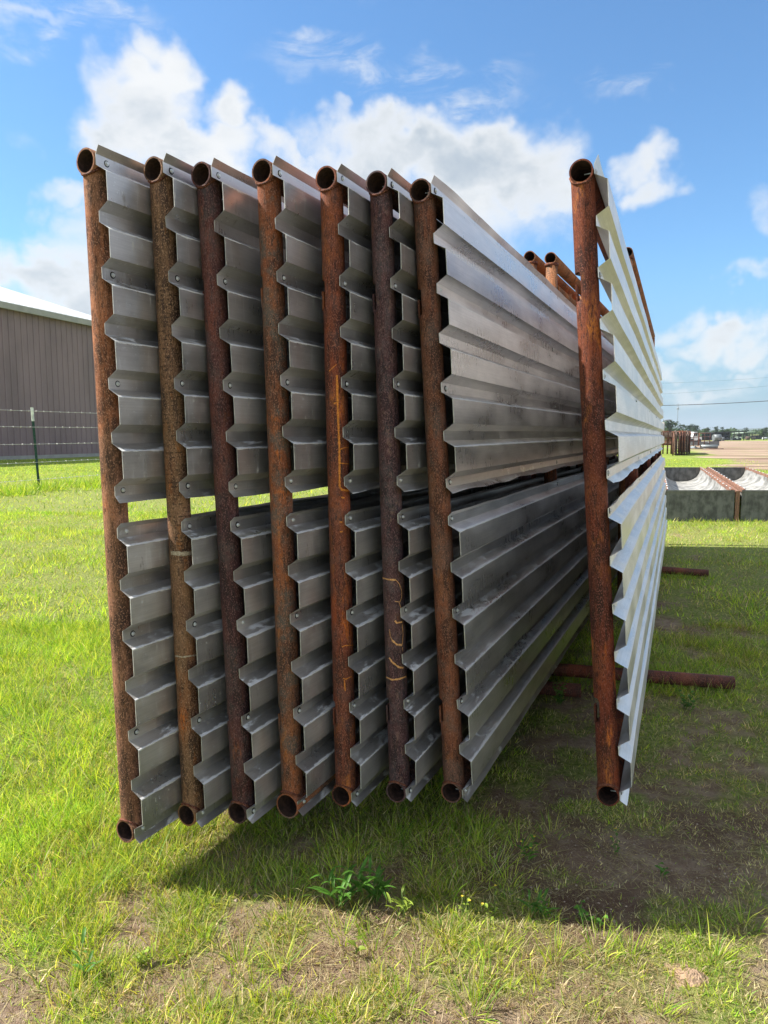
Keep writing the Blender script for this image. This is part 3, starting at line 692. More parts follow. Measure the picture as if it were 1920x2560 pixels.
# bearers the panels stand on
brm = rust('ground_pipe_rust', (.05, .02, .013), (.13, .045, .028), (.19, .07, .035), .2, 11.0)
def bearer(p0, p1, r, lab):
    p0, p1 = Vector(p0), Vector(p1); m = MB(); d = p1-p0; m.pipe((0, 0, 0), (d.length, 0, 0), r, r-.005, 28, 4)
    M = Matrix.Translation(p0) @ d.to_track_quat('X', 'Z').to_matrix().to_4x4()
    o = m.build('bearer_pipe', brm, None, M); tag(o, lab, 'pipe', 'rusty pipes lying on the grass under the panels')
bearer((1.93, 3.80, .044), (.0, 4.10, .100), .0364, 'long rusty pipe lying on the grass and sticking out right of the bright panel')
bearer((1.06, 3.70, .036), (-.1, 3.95, .036), .0364, 'short rusty pipe lying under the panels, its cut end left of the deep red post')
bearer((3.22, 6.95, .044), (1.45, 7.4, .100), .0364, 'thin-looking rusty pipe lying in the shaded grass at the far end of the panels')
bearer((2.35, 7.12, .034), (1.5, 7.35, .034), .0340, 'rusty pipe lying under the far end of the panels, hidden behind the long one')

# ------------------------------------------------------------------ weeds
leafm = foliage('weed_leaf', False, (.10, .235, .035), .35, .45, .35, 30); leafm2 = foliage('yellow_green_leaf', False, (.30, .40, .06), .35, .45, .3, 30)
stemm = plain('weed_stem', (.14, .22, .05), .6); yel = plain('yellow_petal', (.75, .55, .05), .6)
def leaf(m, base, d, L, w, droop, n=5):
    d = Vector(d).normalized(); side = d.cross(Vector((0, 0, 1))).normalized(); p = Vector(base); i0 = len(m.v); e = math.asin(max(-1, min(1, d.z))); hd = Vector((d.x, d.y, 0)).normalized()
    for k in range(n+1):
        t = k/n; ww = w*.5*math.sin(math.pi*min(1, .12+t*.88))**.8 if k < n else 0
        for sg in (-1, 1): m.v.append(tuple(p+side*(sg*ww)+Vector((0, 0, ww*.5))))
        m.v.append(tuple(p))
        ee = e-droop*t; p = p+(hd*math.cos(ee)+Vector((0, 0, math.sin(ee))))*(L/n)
    for k in range(n):
        a = i0+3*k; m.face((a, a+2, a+5, a+3), True); m.face((a+2, a+1, a+4, a+5), True)
def weed(px, py, hgt, nl, ll, lw, stems, mat, lab, flower=False, seed=0, name='weed_plant'):
    rs = random.Random(seed); b = ground(px, py); root = empty(name, loc=(b.x, b.y, 0)); tag(root, lab, 'weed', 'broad-leaved weeds in the grass')
    ms = MB(); ml = MB(); fl = MB()
    for s_ in range(stems):
        a = rs.random()*6.28; sp = rs.uniform(.0, .045); q = [Vector((math.cos(a)*sp*.5, math.sin(a)*sp*.5, -.005))]
        hh = hgt*rs.uniform(.6, 1.05); lean = Vector((math.cos(a), math.sin(a), 0))*rs.uniform(.1, .5)
        for k in range(1, 6): q.append(q[0]+(lean*(k/5)**1.4+Vector((0, 0, 1)))*(hh*k/5))
        ms.path(q, [.0016*(1-.12*k) for k in range(6)], 5)
        for k in range(nl):
            t = (k+.6)/nl; i = min(4, int(t*5)); p = q[i].lerp(q[i+1], t*5-i); aa = k*2.4+rs.random()
            leaf(ml, p, (math.cos(aa), math.sin(aa), rs.uniform(.5, 1.2)), ll*rs.uniform(.7, 1.2)*(1.1-.4*t), lw*rs.uniform(.8, 1.2), rs.uniform(.5, 1.2))
        if flower:
            for k in range(5): aa = k*1.257; leaf(fl, q[-1], (math.cos(aa), math.sin(aa), .5), .005, .004, .3, 3)
    ms.build('stem', stemm, root); ml.build('leaves', mat, root)
    if flower: fl.build('flower', yel, root)
weed(845, 2265, .12, 5, .085, .010, 5, leafm, 'leafy green weed clump in the shade, left one of the pair below the row', seed=1)
weed(925, 2255, .13, 5, .090, .011, 6, leafm, 'leafy green weed clump in the shade, right one of the pair below the row', seed=2)
weed(1010, 2290, .075, 4, .05, .008, 4, leafm2, 'small bright weed at the edge of the shadow, right of the leafy pair', seed=3)
weed(1155, 2290, .075, 4, .022, .008, 2, leafm2, 'yellow-green sprig at the sunlit shadow edge left of the flowering one', True, 4)
weed(1235, 2300, .085, 5, .024, .009, 2, leafm2, 'yellow-green sprig with a yellow flower at the shadow edge, slightly larger', True, 5)
weed(1315, 2145, .07, 4, .035, .010, 3, leafm, 'small leafy weed in shaded soil right of the row', True, 6)
weed(1545, 2130, .09, 5, .02, .007, 2, leafm, 'thin weed with a yellow tip on bare soil near the deep red post', True, 7)
weed(1450, 2300, .05, 3, .022, .016, 3, leafm, 'low round-leaved weed in the shade, left of the two', seed=8)
weed(1488, 2312, .04, 3, .02, .016, 3, leafm, 'low round-leaved weed in the shade, right of the two', seed=9)
weed(1335, 2285, .07, 4, .05, .008, 3, leafm, 'narrow-leaved weed on dark soil at the shadow edge', seed=10)
weed(1360, 2290, .06, 3, .04, .009, 2, leafm, 'tiny narrow-leaved weed touching the bigger one on dark soil', seed=11)
weed(905, 2385, .05, 3, .035, .018, 1, leafm2, 'single wide pale leaf standing in sunlit thin grass', seed=12)
weed(195, 2440, .08, 4, .06, .010, 2, leafm, 'narrow-leaved weed in sunlit grass near the lower left', seed=13)
weed(350, 2410, .05, 6, .018, .012, 4, leafm2, 'pale feathery weed in sunlit grass left of centre', seed=14)
weed(1720, 1770, .10, 6, .03, .014, 6, leafm, 'clumped weed growing against the long rusty pipe', seed=15)
weed(1660, 2190, .05, 3, .03, .012, 2, leafm, 'small weed on shaded bare soil at the right', seed=16)
weed(1400, 1760, .12, 6, .035, .015, 7, leafm, 'dark weed growing beside the cut pipe end in deep shade', seed=17)
m = MB()                                         # ant mound
b = ground(1735, 2440); rs = random.Random(3)
for i_ in range(41):
    for j_ in range(41):
        x, y = (i_-20)*.0028, (j_-20)*.0028; q = math.hypot(x, y*1.2); m.v.append((x, y, .020*math.exp(-(q/.028)**2)-.009+rs.random()*.006*math.exp(-(q/.04)**2)))
for i_ in range(40):
    for j_ in range(40): a = 41*i_+j_; m.face((a, a+41, a+42, a+1))
o = m.build('ant_mound', plain('ant_soil', (.34, .235, .155), .95, 0, .3, 80)); o.location = (b.x, b.y, 0); tag(o, 'small reddish mound of soil grains in sunlit grass', 'ant mound')

# ------------------------------------------------------------------ barn on the left
def barn():
    C0 = at(300, 830, 51.8); C0g = Vector((C0.x, C0.y, 0)); th = math.atan((1577-960)/F)
    d = Vector((math.sin(th), math.cos(th), 0)); nrm = Vector((-d.y, d.x, 0))          # nrm points away from the camera, to the left
    M = Matrix.Identity(4)
    for i in range(3): M[i][0], M[i][1], M[i][2], M[i][3] = -d[i], nrm[i]*1, (0, 0, 1)[i], C0g[i]
    M = Matrix(((-d.x, nrm.x, 0, C0g.x), (-d.y, nrm.y, 0, C0g.y), (0, 0, 1, 0), (0, 0, 0, 1)))
    root = empty('barn', M); tag(root, 'large taupe metal barn with pale roof behind the wire fence', 'barn')
    Lb, Wb, E, pitch = 46.0, 24.0, C0.z+.28, .31
    wm = plain('taupe_siding', (.235, .165, .180), .5, 0, .14, .4, stretch=(1, 1, .3)); rf = plain('white_roof_metal', (.78, .80, .80), .4, .1, .05, .5)
    tr = plain('grey_trim', (.34, .33, .31), .5, 0, .1, 2); dm = plain('siding_groove', (.055, .045, .047), .6, 0, .1, 2)
    def ribbed(L, h0, h1=None, sp=.46):
        m = MB(); x = 0
        while x < L:
            x1 = min(x+sp, L); pr = [(x, 0), (x+.05, -.045), (x+.10, -.045), (x+.13, 0)]
            for (a, ya), (b_, yb) in zip(pr, pr[1:]+[(x1, 0)]):
                za = h0 if h1 is None else h0+(h1-h0)*(1-abs(2*a/L-1)); zb = h0 if h1 is None else h0+(h1-h0)*(1-abs(2*b_/L-1))
                i = len(m.v); m.v += [(a, ya, 0), (b_, yb, 0), (b_, yb, zb), (a, ya, za)]; m.face((i, i+1, i+2, i+3))
            x = x1
        return m
    w = ribbed(Lb, E).build('side_wall', wm, root)
    w2 = ribbed(Lb, E).build('side_wall', wm, root); w2.location = (Lb, Wb, 0); w2.rotation_euler = (0, 0, math.pi)
    for k in (0, 1):
        gwall = ribbed(Wb, E, E+pitch*Wb/2); g_ = gwall.build('gable_wall', wm, root)
        g_.location = (0 if k == 0 else Lb, Wb if k == 0 else 0, 0); g_.rotation_euler = (0, 0, -math.pi/2 if k == 0 else math.pi/2)
    m = MB(); ov = .45                                  # roof: two ribbed slopes with thickness
    for sd in (0, 1):
        x = -ov
        while x < Lb+ov:
            x1 = min(x+.46, Lb+ov)
            for a, b_, h_ in ((x, x+.06, .05), (x+.06, x1, .0)):
                y0, y1 = -ov, Wb/2; z0, z1 = E-ov*pitch+.16+h_, E+pitch*Wb/2+.16+h_; q = [(a, y0, z0), (b_, y0, z0), (b_, y1, z1), (a, y1, z1)]
                if sd: q = [(p_[0], Wb-p_[1], p_[2]) for p_ in q][::-1]
                i = len(m.v); m.v += q; m.v += [(p_[0], p_[1], p_[2]-.12-h_) for p_ in q]
                m.face((i, i+1, i+2, i+3)); m.face((i+7, i+6, i+5, i+4))
                for s0, s1 in ((0, 1), (1, 2), (2, 3), (3, 0)): m.face((i+s1, i+s0, i+4+s0, i+4+s1))
            x = x1
    m.build('roof', rf, root)
    for yy, nm in ((-ov-.03, 'eave_trim'), (Wb+ov-.09, 'eave_trim')):
        m = MB(); m.box((-ov, yy, E-ov*pitch-.22), (Lb+ov, yy+.12, E-ov*pitch+.13)); m.build(nm, tr, root)
    m = MB(); m.box((-.02, -.07, -.05), (Lb, -.05, .22)); m.build('base_trim', tr, root)
barn()

# ------------------------------------------------------------------ barbed wire fence
fd = Vector((.362, .932, 0)); fp = Vector((at(98, 1222, 18.4).x, 18.4, 0))
gm = plain('green_post_paint', (.02, .075, .05), .5, .1, .3, 20); wt = plain('white_post_tip', (.75, .77, .74), .5)
wirem = plain('zinc_wire', (.62, .60, .60), .45, .3, .15, 20)
def tpost(pos, lean, lab):
    root = empty('fence_post', loc=pos); root.rotation_euler = (0, lean, .3); tag(root, lab, 'fence post', 'green steel posts of the wire fence')
    m = MB()
    for z0, z1 in ((0, 1.78),): m.box((-.03, -.006, z0-.2), (.03, .006, z1)); m.box((-.006, -.045, z0-.2), (.006, -.006, z1))
    for k in range(22): m.box((-.012, -.052, .1+k*.076), (.012, -.045, .125+k*.076))
    m.build('shaft', gm, root); m = MB(); m.box((-.034, -.01, 1.78), (.034, .010, 2.13)); m.box((-.010, -.052, 1.78), (.010, -.010, 2.13)); m.build('painted_tip', wt, root)
tpost(fp, -.035, 'green steel fence post with white tip in front of the taupe barn')
tpost(fp+fd*5.4, .0, 'green steel fence post hidden behind the row of panels')
wz = [(1028, 'topmost strand of barbed wire crossing in front of the barn'), (1067, 'second strand from the top of barbed wire at the green post'),
      (1109, 'middle strand of barbed wire at the green post'), (1154, 'barbed wire strand at the foot of the barn wall'), (1197, 'lowest strand of barbed wire, low in the tall grass')]
for yv, lab in wz:
    z = CH-(yv-HY)/F*18.4*1.0; rs = random.Random(int(yv)); m = MB()
    A = fp-fd*9+Vector((.06, 0, z)); B = fp+fd*12+Vector((.06, 0, z)); n = 42
    for ph in (0, math.pi):
        pts = []
        for k in range(n+1):
            t = k/n; s_ = 4*.012*((t*21 % 5.4)/5.4)*(((t*21 % 5.4)/5.4)-1); pts.append(A.lerp(B, t)+Vector((0, .004*math.cos(ph), s_+.004*math.sin(ph))))
        m.path(pts, .0045, 5)
    k = 0.0
    while k < 21:
        c = A.lerp(B, k/21)+Vector((0, 0, 4*.012*((k % 5.4)/5.4)*(((k % 5.4)/5.4)-1)))
        for q in range(4):
            a = rs.random()*6.28; dd = (Vector((0, 0, 1))*math.sin(a)+fd.cross(Vector((0, 0, 1)))*math.cos(a)+fd*rs.uniform(-.6, .6)).normalized()
            m.tube(c-dd*.02, c+dd*.028, .0045, .002, 4)
        k += rs.uniform(.22, .32)
    o = m.build('barbed_wire', wirem); tag(o, lab, 'wire', 'barbed wire strands of the fence')

# ------------------------------------------------------------------ feed troughs on the right
platem = plain('dark_steel_plate', (.125, .125, .12), .7, .15, .25, 9, (.20, .20, .19), stretch=(1, 1, .6)); linm = plain('pale_trough_lining', (.24, .235, .215), .7, .1, .25, 6, (.44, .43, .40), stretch=(1, .25, 1))
trr = rust('rail_orange_rust', (.14, .08, .055), (.25, .145, .095), (.33, .20, .13), .15, 12.0)
def trough(x0, x1, lab):
    A = ground(x0, 1303); B = ground(x1, 1303); wd = (B-A).length; u = ray(1644, HY); u.z = 0; u.normalize()
    xa = (B-A).normalized(); M = Matrix.Translation(A)
    def shear(m): m.v = [(v[0]+v[1]*u.x, v[1]*u.y, v[2]) for v in m.v]; return m
    root = empty('feed_trough', M); tag(root, lab, 'feed trough', 'long feed troughs beyond the bright panel')
    L, Ht = 9.2, .515
    for yy, nm in ((0, 'end_plate'), (L-.012, 'end_plate')):
        m = MB(); m.box((0, yy, -.02), (wd, yy+.012, Ht)); m.box((0, yy-.012, Ht-.03), (wd, yy, Ht)); shear(m).build(nm, platem, root)
    m = MB(); n = 26; ns = 30; rs = random.Random(int(x0))
    for s_ in range(ns+1):
        for k in range(n+1):
            a = math.pi*k/n; x = wd/2-math.cos(a)*(wd/2-.055); z = Ht-.01-.40*max(0, math.sin(a))**.85; m.v.append((x+.006*math.sin(s_*.9+k*.3), .013+(L-.026)*s_/ns, z+.006*math.sin(s_*1.3+k*.5)))
    for s_ in range(ns):
        for k in range(n): a = s_*(n+1)+k; m.face((a, a+1, a+n+2, a+n+1), True)
    shear(m).build('lining', linm, root)
    for xx in (.022, wd-.062):
        m = MB(); m.box((xx, .014, Ht-.05), (xx+.04, L-.014, Ht+.012)); srl = shear(m).build('side_rail', trr, root)
        for k in range(14): m = MB(); m.tube((xx+.02+(.02 if xx < .1 else -.02), .15+k*.66, Ht+.012), (xx+.02+(.02 if xx < .1 else -.02), .15+k*.66, Ht+.028), .018, .014, 6); shear(m).build('bolt', steel, srl)
        for yy in (.1, L/2, L-.15): m = MB(); m.box((xx-.002, yy, -.02), (xx+.036, yy+.06, Ht-.05)); shear(m).build('leg', trr, root)
    return root
trough(1657, 1833, 'dark ended feed trough with pale curved lining, next to the bright panel')
trough(1851, 2027, 'dark ended feed trough with pale curved lining, cut off by the right edge')
A = ground(1841, 1303); m = MB(); m.box((-.035, 0, -.02), (.035, .07, .50)); m.box((-.025, .07, .44), (.025, 9.0, .50)); u = ray(1644, HY); u.z = 0; u.normalize()
m.v = [(v[0]+v[1]*u.x, v[1]*u.y, v[2]) for v in m.v]; o = m.build('divider_beam', trr, None, Matrix.Translation(A)); tag(o, 'orange rusty beam with a post running between the two feed troughs', 'beam')

# ------------------------------------------------------------------ far yard
def gy_(x, base_y):                       # ground point whose base shows at base_y
    return ground(x, base_y)
farr = rust('far_brown_rust', (.06, .035, .028), (.15, .085, .06), (.24, .12, .08), .3, 13.0)
farr2 = rust('far_grey_rust', (.10, .08, .07), (.20, .15, .12), (.26, .2, .16), .1, 14.0)
def far_panel(px, by, top_y, wpx, lab, mat, yaw=.36, L=6, slats=0):
    g0 = gy_(px, by); Zd = g0.y; hgt = CH-(top_y-HY)/F*Zd; wdt = wpx/F*Zd
    root = empty('stacked_panel', loc=(g0.x, g0.y, 0)); root.rotation_euler = (0, 0, -yaw); tag(root, lab, 'metal panel', 'rusty panels stacked in the far yard')
    m = MB(); m.tube((0, 0, 0), (0, 0, hgt), wdt*.25, n=10); m.build('upright', mat, root)
    m = MB(); m.tube((0, L, 0), (0, L, hgt), wdt*.25, n=10); m.build('upright', mat, root)
    m = MB(); m.tube((0, -.05, hgt), (0, L, hgt), wdt*.28, n=10); m.build('top_rail', mat, root)
    m = MB(); n = 16
    for k in range(n+1):
        z = .08+(hgt-.14)*k/n; x = wdt*(.28 if k % 2 else .48)
        m.v += [(x, .02, z), (x, L-.02, z), (x+.012, L-.02, z), (x+.012, .02, z)]
    for k in range(n):
        for q in range(4): a = 4*k+q; b_ = 4*k+(q+1) % 4; m.face((a, b_, b_+4, a+4))
    m.build('ribbed_sheet', mat, root)
nm_ = ['first', 'second', 'third', 'fourth', 'fifth', 'sixth', 'seventh']
for k, (px, by, ty, wp) in enumerate([(1682, 1139, 1080, 7), (1688, 1138, 1078, 6), (1697, 1138, 1079, 8), (1704, 1138, 1078, 7), (1710, 1138, 1079, 6), (1717, 1137, 1078, 7), (1723, 1136, 1079, 5)]):
    far_panel(px, by, ty, wp, '%s from the left of the brown panels stacked upright in the far yard' % nm_[k], farr2 if k in (1, 5) else farr)
def far_gate(x0, x1, by, top_y, rails, posts, lab, mat, diag=False, name='pipe_gate', rr=.045):
    A = gy_(x0, by); B = gy_(x1, by); h = CH-(top_y-HY)/F*A.y; root = empty(name, loc=A); tag(root, lab, 'gate' if name == 'pipe_gate' else 'panel')
    d = B-A
    for k in range(posts): p = d*(k/(posts-1)); m = MB(); m.tube(p, p+Vector((0, 0, h)), rr*1.2, n=8); m.build('post', mat, root)
    for k in range(rails): z = h*(1-k/max(rails, 1)*.85); m = MB(); m.tube(Vector((0, 0, z)), d+Vector((0, 0, z)), rr, n=8); m.build('rail', mat, root)
    if diag:
        m = MB()
        for k in range(12): a = k/12; m.tube(d*a+Vector((0, 0, h)), d*min(1, a+.1)+Vector((0, 0, h*.55)), rr*.7, n=5)
        m.build('lattice', farr2, root)
far_gate(1646, 1679, 1135, 1079, 3, 4, 'rusty lattice panel standing left of the stacked brown panels', farr, True, 'lattice_panel', .05)
far_gate(1722, 1745, 1115, 1084, 3, 3, 'brown pipe gate in the far yard nearest the stacked panels', farr)
far_gate(1747, 1774, 1114, 1083, 3, 3, 'brown pipe gate in the far yard nearest the big grey roll', farr)
def lying(name, x0, x1, by, dia_px, mat, lab, cat, hollow=True, group=None, zoff=0):
    A = gy_(x0, by); B = gy_(x1, by+ (0)); r = dia_px/F*A.y/2; m = MB(); d = B-A
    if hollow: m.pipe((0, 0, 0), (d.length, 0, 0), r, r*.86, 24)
    else: m.tube((0, 0, 0), (d.length, 0, 0), r, n=24)
    o = m.build(name, mat, None, Matrix.Translation(A+Vector((0, 0, r+zoff))) @ d.to_track_quat('X', 'Z').to_matrix().to_4x4()); tag(o, lab, cat, group)
gs = plain('dull_galvanised', (.30, .33, .32), .5, .5, .25, 1.0)
lying('culvert_pipe', 1752, 1793, 1121, 9, gs, 'grey metal culvert pipe lying on the dirt right of the stacked panels', 'pipe')
lying('sheet_roll', 1783, 1801, 1103, 17, plain('grey_roll', (.20, .22, .22), .5, .4, .3, 1.5), 'big upright grey roll standing near the dark shed', 'roll', False)
lying('rusty_tank', 1652, 1677, 1113, 13, trr, 'orange brown tank lying behind the lattice panel', 'tank', False)
lying('thin_pipe', 1772, 1809, 1122.5, 1.6, farr, 'thin brown pipe lying on the dirt right of the culvert', 'pipe', False)
m = MB(); rs = random.Random(8)                     # crumpled sheets
A = gy_(1726, 1122)
for k in range(4):
    i = len(m.v); x = k*.55; 
    for j in range(6):
        t = j/5; m.v += [(x+t*.9, .3*k % 1.1, .05+.28*math.sin(t*3+k)*rs.random()), (x+t*.9, 1.6+.3*k, .08+.36*math.sin(t*2.5+k)*rs.random())]
    for j in range(5): a = i+2*j; m.face((a, a+1, a+3, a+2))
o = m.build('bent_sheet_pile', gs); o.location = A; tag(o, 'bent grey metal sheets heaped on the dirt left of the culvert', 'scrap metal')
def boxthing(name, x0, x1, by, ty, dep, mat, lab, cat, group=None):
    A = gy_(x0, by); B = gy_(x1, by); h = CH-(ty-HY)/F*A.y; m = MB(); w = (B-A).length
    m.box((0, 0, 0), (w, .12, h)); m.box((0, dep-.12, 0), (w, dep, h)); m.box((0, .12, 0), (.12, dep-.12, h)); m.box((w-.12, .12, 0), (w, dep-.12, h)); m.box((.12, .12, h*.3), (w-.12, dep-.12, h*.35))
    o = m.build(name, mat); o.location = A; tag(o, lab, cat, group)
cg = plain('grey_concrete', (.17, .18, .18), .85, 0, .25, 2)
boxthing('water_trough', 1728, 1769, 1114, 1104, 1.5, cg, 'long low grey trough behind the bent sheets', 'trough', 'grey troughs in the far yard')
boxthing('water_trough', 1772, 1798, 1114, 1103, 1.5, cg, 'shorter low grey trough below the big grey roll', 'trough', 'grey troughs in the far yard')
whp = plain('white_vehicle_paint', (.78, .79, .80), .35, 0, .04, 1); drk = plain('dark_window_glass', (.03, .035, .04), .15, 0, .1, 1); tyr = plain('black_tyre', (.02, .02, .02), .9)
def truck(x0, x1, by, hgt, lab, mat, face=1):
    A = gy_(x0, by); B = gy_(x1, by); L = (B-A).length; root = empty('parked_truck', loc=A); tag(root, lab, 'truck', 'vehicles parked in the far yard')
    k = L/5.4; h = hgt; w = 2.0; m = MB()
    prof = [(0, .45), (0, .95*h/1.9), (.95*k*1.4, 1.02*h/1.9), (1.9*k, 1.0*h), (3.3*k, 1.0*h), (3.4*k, 1.05*h/1.9), (L, 1.0*h/1.9), (L, .45)]
    i0 = len(m.v)
    for yy in (0, w):
        for (x, z) in prof: m.v.append((x, yy, z))
    n = len(prof); m.face(range(i0, i0+n)); m.face(range(i0+2*n-1, i0+n-1, -1))
    for q in range(n): a, b_ = i0+q, i0+(q+1) % n; m.face((b_, a, a+n, b_+n))
    m.build('body', mat, root)
    m = MB(); m.box((1.75*k, -.02, h*.60), (2.45*k, .0, h*.93)); m.box((2.55*k, -.02, h*.60), (3.2*k, .0, h*.93)); m.build('side_window', drk, root)
    for x in (1.0*k, 4.3*k):
        for yy in (-.03, w-.22): m = MB(); m.tube((x, yy, .40), (x, yy+.25, .40), .42, n=16); m.build('wheel', tyr, root)
truck(1724, 1754, 1106, 2.3, 'white truck behind the brown pipe gates', whp)
truck(1834, 1854, 1101, 2.1, 'white truck parked at the dark open shed', whp)
def shed(x0, x1, by, ty, dep, lab, rmat, wmat, posts=7):
    A = gy_(x0, by); B = gy_(x1, by); h = CH-(ty-HY)/F*A.y; w = (B-A).length; root = empty('open_shed', loc=A); tag(root, lab, 'shed', 'sheds beyond the dirt yard')
    m = MB(); i = len(m.v); m.v += [(-.5, -1, h*.92), (w+.5, -1, h*1.02), (w+.5, dep, h*.96), (-.5, dep, h*.86)]; m.v += [(p[0], p[1], p[2]-.35) for p in m.v[:4]]
    m.face((0, 1, 2, 3)); m.face((7, 6, 5, 4))
    for a, b_ in ((0, 1), (1, 2), (2, 3), (3, 0)): m.face((b_, a, a+4, b_+4))
    m.build('roof', rmat, root)
    for k in range(posts): m = MB(); m.tube((w*k/(posts-1), 0, 0), (w*k/(posts-1), 0, h*.9), .14, n=8); m.build('post', wmat, root)
    m = MB(); m.box((0, dep-.2, 0), (w, dep-.05, h*.86)); m.build('back_wall', wmat, root)
dk = plain('dark_shed', (.03, .03, .032), .8, 0, .2, .5); gp = plain('pale_green_roof', (.42, .50, .45), .6)
shed(1785, 1859, 1101, 1078, 9, 'long dark open shed beyond the dirt yard', dk, dk)
shed(1860, 1880, 1099.5, 1078.5, 8, 'pale green roofed shed right of the dark one', gp, dk, 4)
shed(1896, 1935, 1098.5, 1085, 6, 'low shed with olive roof at the right edge', plain('olive_roof', (.16, .17, .07), .8), dk, 6)
clutter = [(1828, 1101, 5, 4, (.6, .6, .58), 'pale drum under the left half of the dark shed'), (1807, 1102, 6, 9, (.10, .11, .12), 'dark grey machine left under the dark shed'), (1818, 1101, 8, 7, (.05, .05, .055), 'black tank at the middle of the dark shed'),
           (1869, 1100, 9, 9, (.12, .075, .06), 'brown scrap bin in front of the pale green shed'), (1883, 1099.5, 9, 8, (.17, .12, .10), 'brown grey scrap bin right of the pale green shed'), (1912, 1099, 12, 6, (.5, .52, .55), 'pale trailer tank near the right edge'), (1795, 1101, 5, 10, (.06, .07, .07), 'dark tank behind the big grey roll')]
for k, (px, by, wp, hp, c, lab) in enumerate(clutter):
    A = gy_(px, by); w = wp/F*A.y; h = hp/F*A.y; m = MB(); root = empty('storage_tank', loc=A); tag(root, lab, 'tank')
    m.tube((0, -w*.5, h*.55), (0, w*.5, h*.55), h*.45, n=16); mm = plain('tank_paint', c, .6); m.build('drum', mm, root)
    for s_ in (-.3, .3): m = MB(); m.box((-h*.4, w*s_-.1, 0), (h*.4, w*s_+.1, h*.35)); m.build('cradle', dk, root)
    root.rotation_euler = (0, 0, math.pi/2)

# trees
treel = foliage('dark_pine_needles', False, (.065, .11, .045), .2, .7, .45, .25); treel2 = foliage('broadleaf', False, (.05, .09, .025), .2, .7, .5, .3); bark = plain('bark', (.09, .065, .05), .9, 0, .3, 3)
def tree(px, by, top_y, wpx, kind, lab, depth=None, seed=0, name='pine_tree', group='trees on the far side of the yard'):
    rs = random.Random(seed); A = gy_(px, by) if depth is None else Vector((at(px, by, depth).x, depth, 0))
    hgt = CH-(top_y-HY)/F*A.y; wd = wpx/F*A.y; root = empty(name, loc=A); tag(root, lab, 'tree', group)
    m = MB(); m.tube((0, 0, -.2), (0, 0, hgt*.8), wd*.05+.12, .06, 8)
    for k in range(9):
        a = rs.random()*6.28; z = hgt*rs.uniform(.3, .8); r = wd*.35*(1.1-z/hgt); m.tube((0, 0, z), (r*math.cos(a), r*math.sin(a), z+r*.3), .08, .03, 5)
    m.build('trunk', bark, root)
    m = MB(); N = 1300; cl = []
    for k in range(34):
        t = rs.random()**.8; a = rs.random()*6.28
        if kind == 'pine': z = hgt*(.16+.82*t); rad = wd*.46*(1-t)**.9*rs.uniform(.4, 1.0); s_ = wd*.07*(1.15-t*.8)
        else: z = hgt*(.28+.62*rs.random()); rr = math.sqrt(max(.05, 1-((z/hgt-.60)/.40)**2)); rad = wd*.5*rr*rs.uniform(.3, .95); s_ = wd*.13
        cl.append((Vector((rad*math.cos(a), rad*math.sin(a), z)), s_))
    if kind == 'pine': cl += [(Vector((0, 0, hgt*.95)), wd*.025), (Vector((0, 0, hgt*.88)), wd*.04)]
    for k in range(N):
        c, s_ = cl[rs.randrange(len(cl))]; p = c+Vector((rs.gauss(0, s_), rs.gauss(0, s_), rs.gauss(0, s_*.6)))
        q = wd*.075*rs.uniform(.5, 1.3); i = len(m.v)
        for _ in range(3): m.v.append(tuple(p+Vector((rs.uniform(-q, q)*1.6, rs.uniform(-q, q)*1.6, rs.uniform(-q, q)))))
        m.face((i, i+1, i+2))
    m.build('crown', treel if kind == 'pine' else treel2, root)
tree(1674, 1103, 1048, 34, 'b', 'large round dark tree above the lattice panel, left end of the tree line', seed=1, name='broadleaf_tree')
pines = [(1699, 1056, 14), (1708, 1057, 13), (1719, 1060, 14), (1728, 1057, 15), (1738, 1058, 15), (1766, 1063, 17), (1787, 1065, 16), (1805, 1067, 15), (1818, 1071, 12), (1864, 1067, 13), (1909, 1067, 18)]
ordn = ['tallest pine right beside the round tree', 'second pine to the right of the round tree', 'third pine, below and right of the radio mast', 'fourth pine from the round tree with a narrow tip', 'fifth pine, last of the tight group before the gap', 'broad pine standing alone above the pipe gates', 'pine above the big grey roll', 'pine above the left end of the dark shed', 'short pine above the middle of the dark shed', 'pine above the right end of the dark shed', 'wide pine near the right edge of the picture']
for k, (px, ty, wp) in enumerate(pines): tree(px, 1099+(k % 3)*.8, ty, wp, 'p', ordn[k], seed=20+k)
# low woodland behind
m = MB(); rs = random.Random(77)
for k in range(11000):
    px = rs.uniform(1560, 2150); Yd = rs.uniform(330, 420); top = 5.6+1.0*math.sin(px*.021)+.8*math.sin(px*.09+1)
    z = rs.random()**.7*max(2, top-(px-1650)*.012); p = Vector(((px-960)/F*Yd, Yd, z)); q = rs.uniform(.4, 1.0); i = len(m.v)
    for _ in range(3): m.v.append(tuple(p+Vector((rs.uniform(-q, q), rs.uniform(-q, q), rs.uniform(-q, q)))))
    m.face((i, i+1, i+2))
o = m.build('woodland', foliage('woodland_leaves', False, (.06, .10, .035), .2, .8, .5, .06)); tag(o, 'low belt of dark green woodland behind the pines', 'woodland', kind='stuff')
# distant wooded ridge
m = MB(); n = 120; rs = random.Random(5)
for k in range(n+1):
    x = -200+2900*k/n; h_ = 4+22*fbm(np.array([k*.35]), np.array([3.0]), 1.0, 4)[0]+7*ss(np.array([x]), 750, 1300)[0]
    m.v += [(x, 1750, -2), (x, 1790, h_*.75), (x, 1840, h_+rs.random()*2.0), (x, 2300, h_*.9), (x, 2500, -2)]
for k in range(n):
    for j in range(4): a = 5*k+j; m.face((a, a+5, a+6, a+1), True)
o = m.build('hills', plain('wooded_hill', (.045, .075, .045), .95, 0, .4, .02)); tag(o, kind='structure')

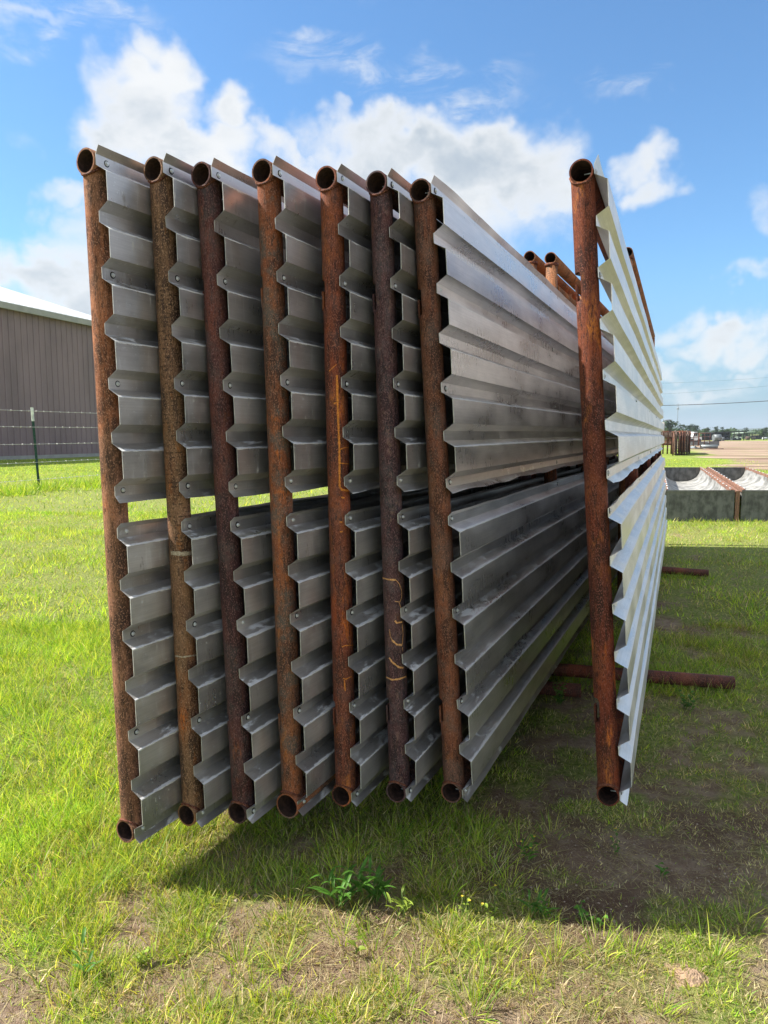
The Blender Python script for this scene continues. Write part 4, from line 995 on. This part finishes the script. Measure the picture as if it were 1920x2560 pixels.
# mast, pole and cables
mg = plain('mast_steel', (.25, .27, .30), .6, .3)
A = Vector((at(1692, HY, 700).x, 700, 0)); hm = CH+(HY-1010)/F*700; root = empty('radio_mast', loc=A); tag(root, 'thin distant radio mast with a platform, rising over the pines', 'mast')
m = MB()
for k in range(3): a = k*2.094; m.tube((.5*math.cos(a), .5*math.sin(a), 0), (.3*math.cos(a), .3*math.sin(a), hm), .09, n=5)
for k in range(24):
    z0, z1 = hm*k/24, hm*(k+1)/24
    for q in range(3): a, b_ = q*2.094, (q+1)*2.094; m.tube((.45*math.cos(a), .45*math.sin(a), z0), (.45*math.cos(b_), .45*math.sin(b_), z1), .05, n=4)
m.build('lattice_column', mg, root)
m = MB(); zp = CH+(HY-1024)/F*700; m.tube((0, 0, zp-.3), (0, 0, zp+.3), 1.2, n=12); m.tube((0, 0, zp+.3), (0, 0, zp+1.6), 1.0, .9, n=12); m.build('platform', mg, root)
A = gy_(1656.5, 1104); hp = CH+(HY-1056)/F*A.y; root = empty('utility_pole', loc=A); tag(root, 'pale utility pole with a lamp arm at the far edge of the bright panel', 'utility pole')
m = MB(); m.tube((0, 0, 0), (0, 0, hp), .35, .3, 10); m.build('pole', plain('pale_pole', (.45, .42, .38), .8), root)
m = MB(); m.tube((0, 0, hp*1.08), (1.4, 0, hp*1.12), .12, n=6); m.tube((0, 0, hp), (0, 0, hp*1.14), .10, n=6); m.box((1.3, -.2, hp*1.10), (2.0, .2, hp*1.13)); m.build('lamp_arm', mg, root)
cab = plain('cable_black', (.05, .055, .06), .6)
for (ya, yb, rr, lab) in [(1012.5, 998.5, .05, 'lowest and darkest power cable crossing the sky at the right'), (987, 955, .011, 'thin power cable above the darkest one'), (958, 938, .010, 'highest thin power cable at the right')]:
    pa, pb = at(1560, ya+2, 120), at(2100, yb-10, 95); m = MB(); pts = []
    for k in range(25): t = k/24; pts.append(pa.lerp(pb, t)+Vector((0, 0, -1.0*4*t*(1-t)*.35)))
    m.path(pts, rr, 5); o = m.build('power_cable', cab); tag(o, lab, 'cable', 'power cables in the sky')

# ------------------------------------------------------------------ air
m = MB(); m.box((-2500, -300, -3), (4200, 3000, 62)); hz = m.build('haze', None); hm_ = bpy.data.materials.new('haze_air'); hm_.use_nodes = True; nt = hm_.node_tree; nt.nodes.clear()
out = nd(nt, 'OutputMaterial'); vol = nd(nt, 'VolumePrincipled'); vol.inputs['Color'].default_value = (.80, .88, 1, 1); vol.inputs['Density'].default_value = .00028; vol.inputs['Anisotropy'].default_value = .1
nt.links.new(vol.outputs[0], out.inputs['Volume']); hz.data.materials.append(hm_); tag(hz, 'thin blue summer haze over the far trees and hills', 'haze', kind='stuff')
S.cycles.volume_bounces = 0
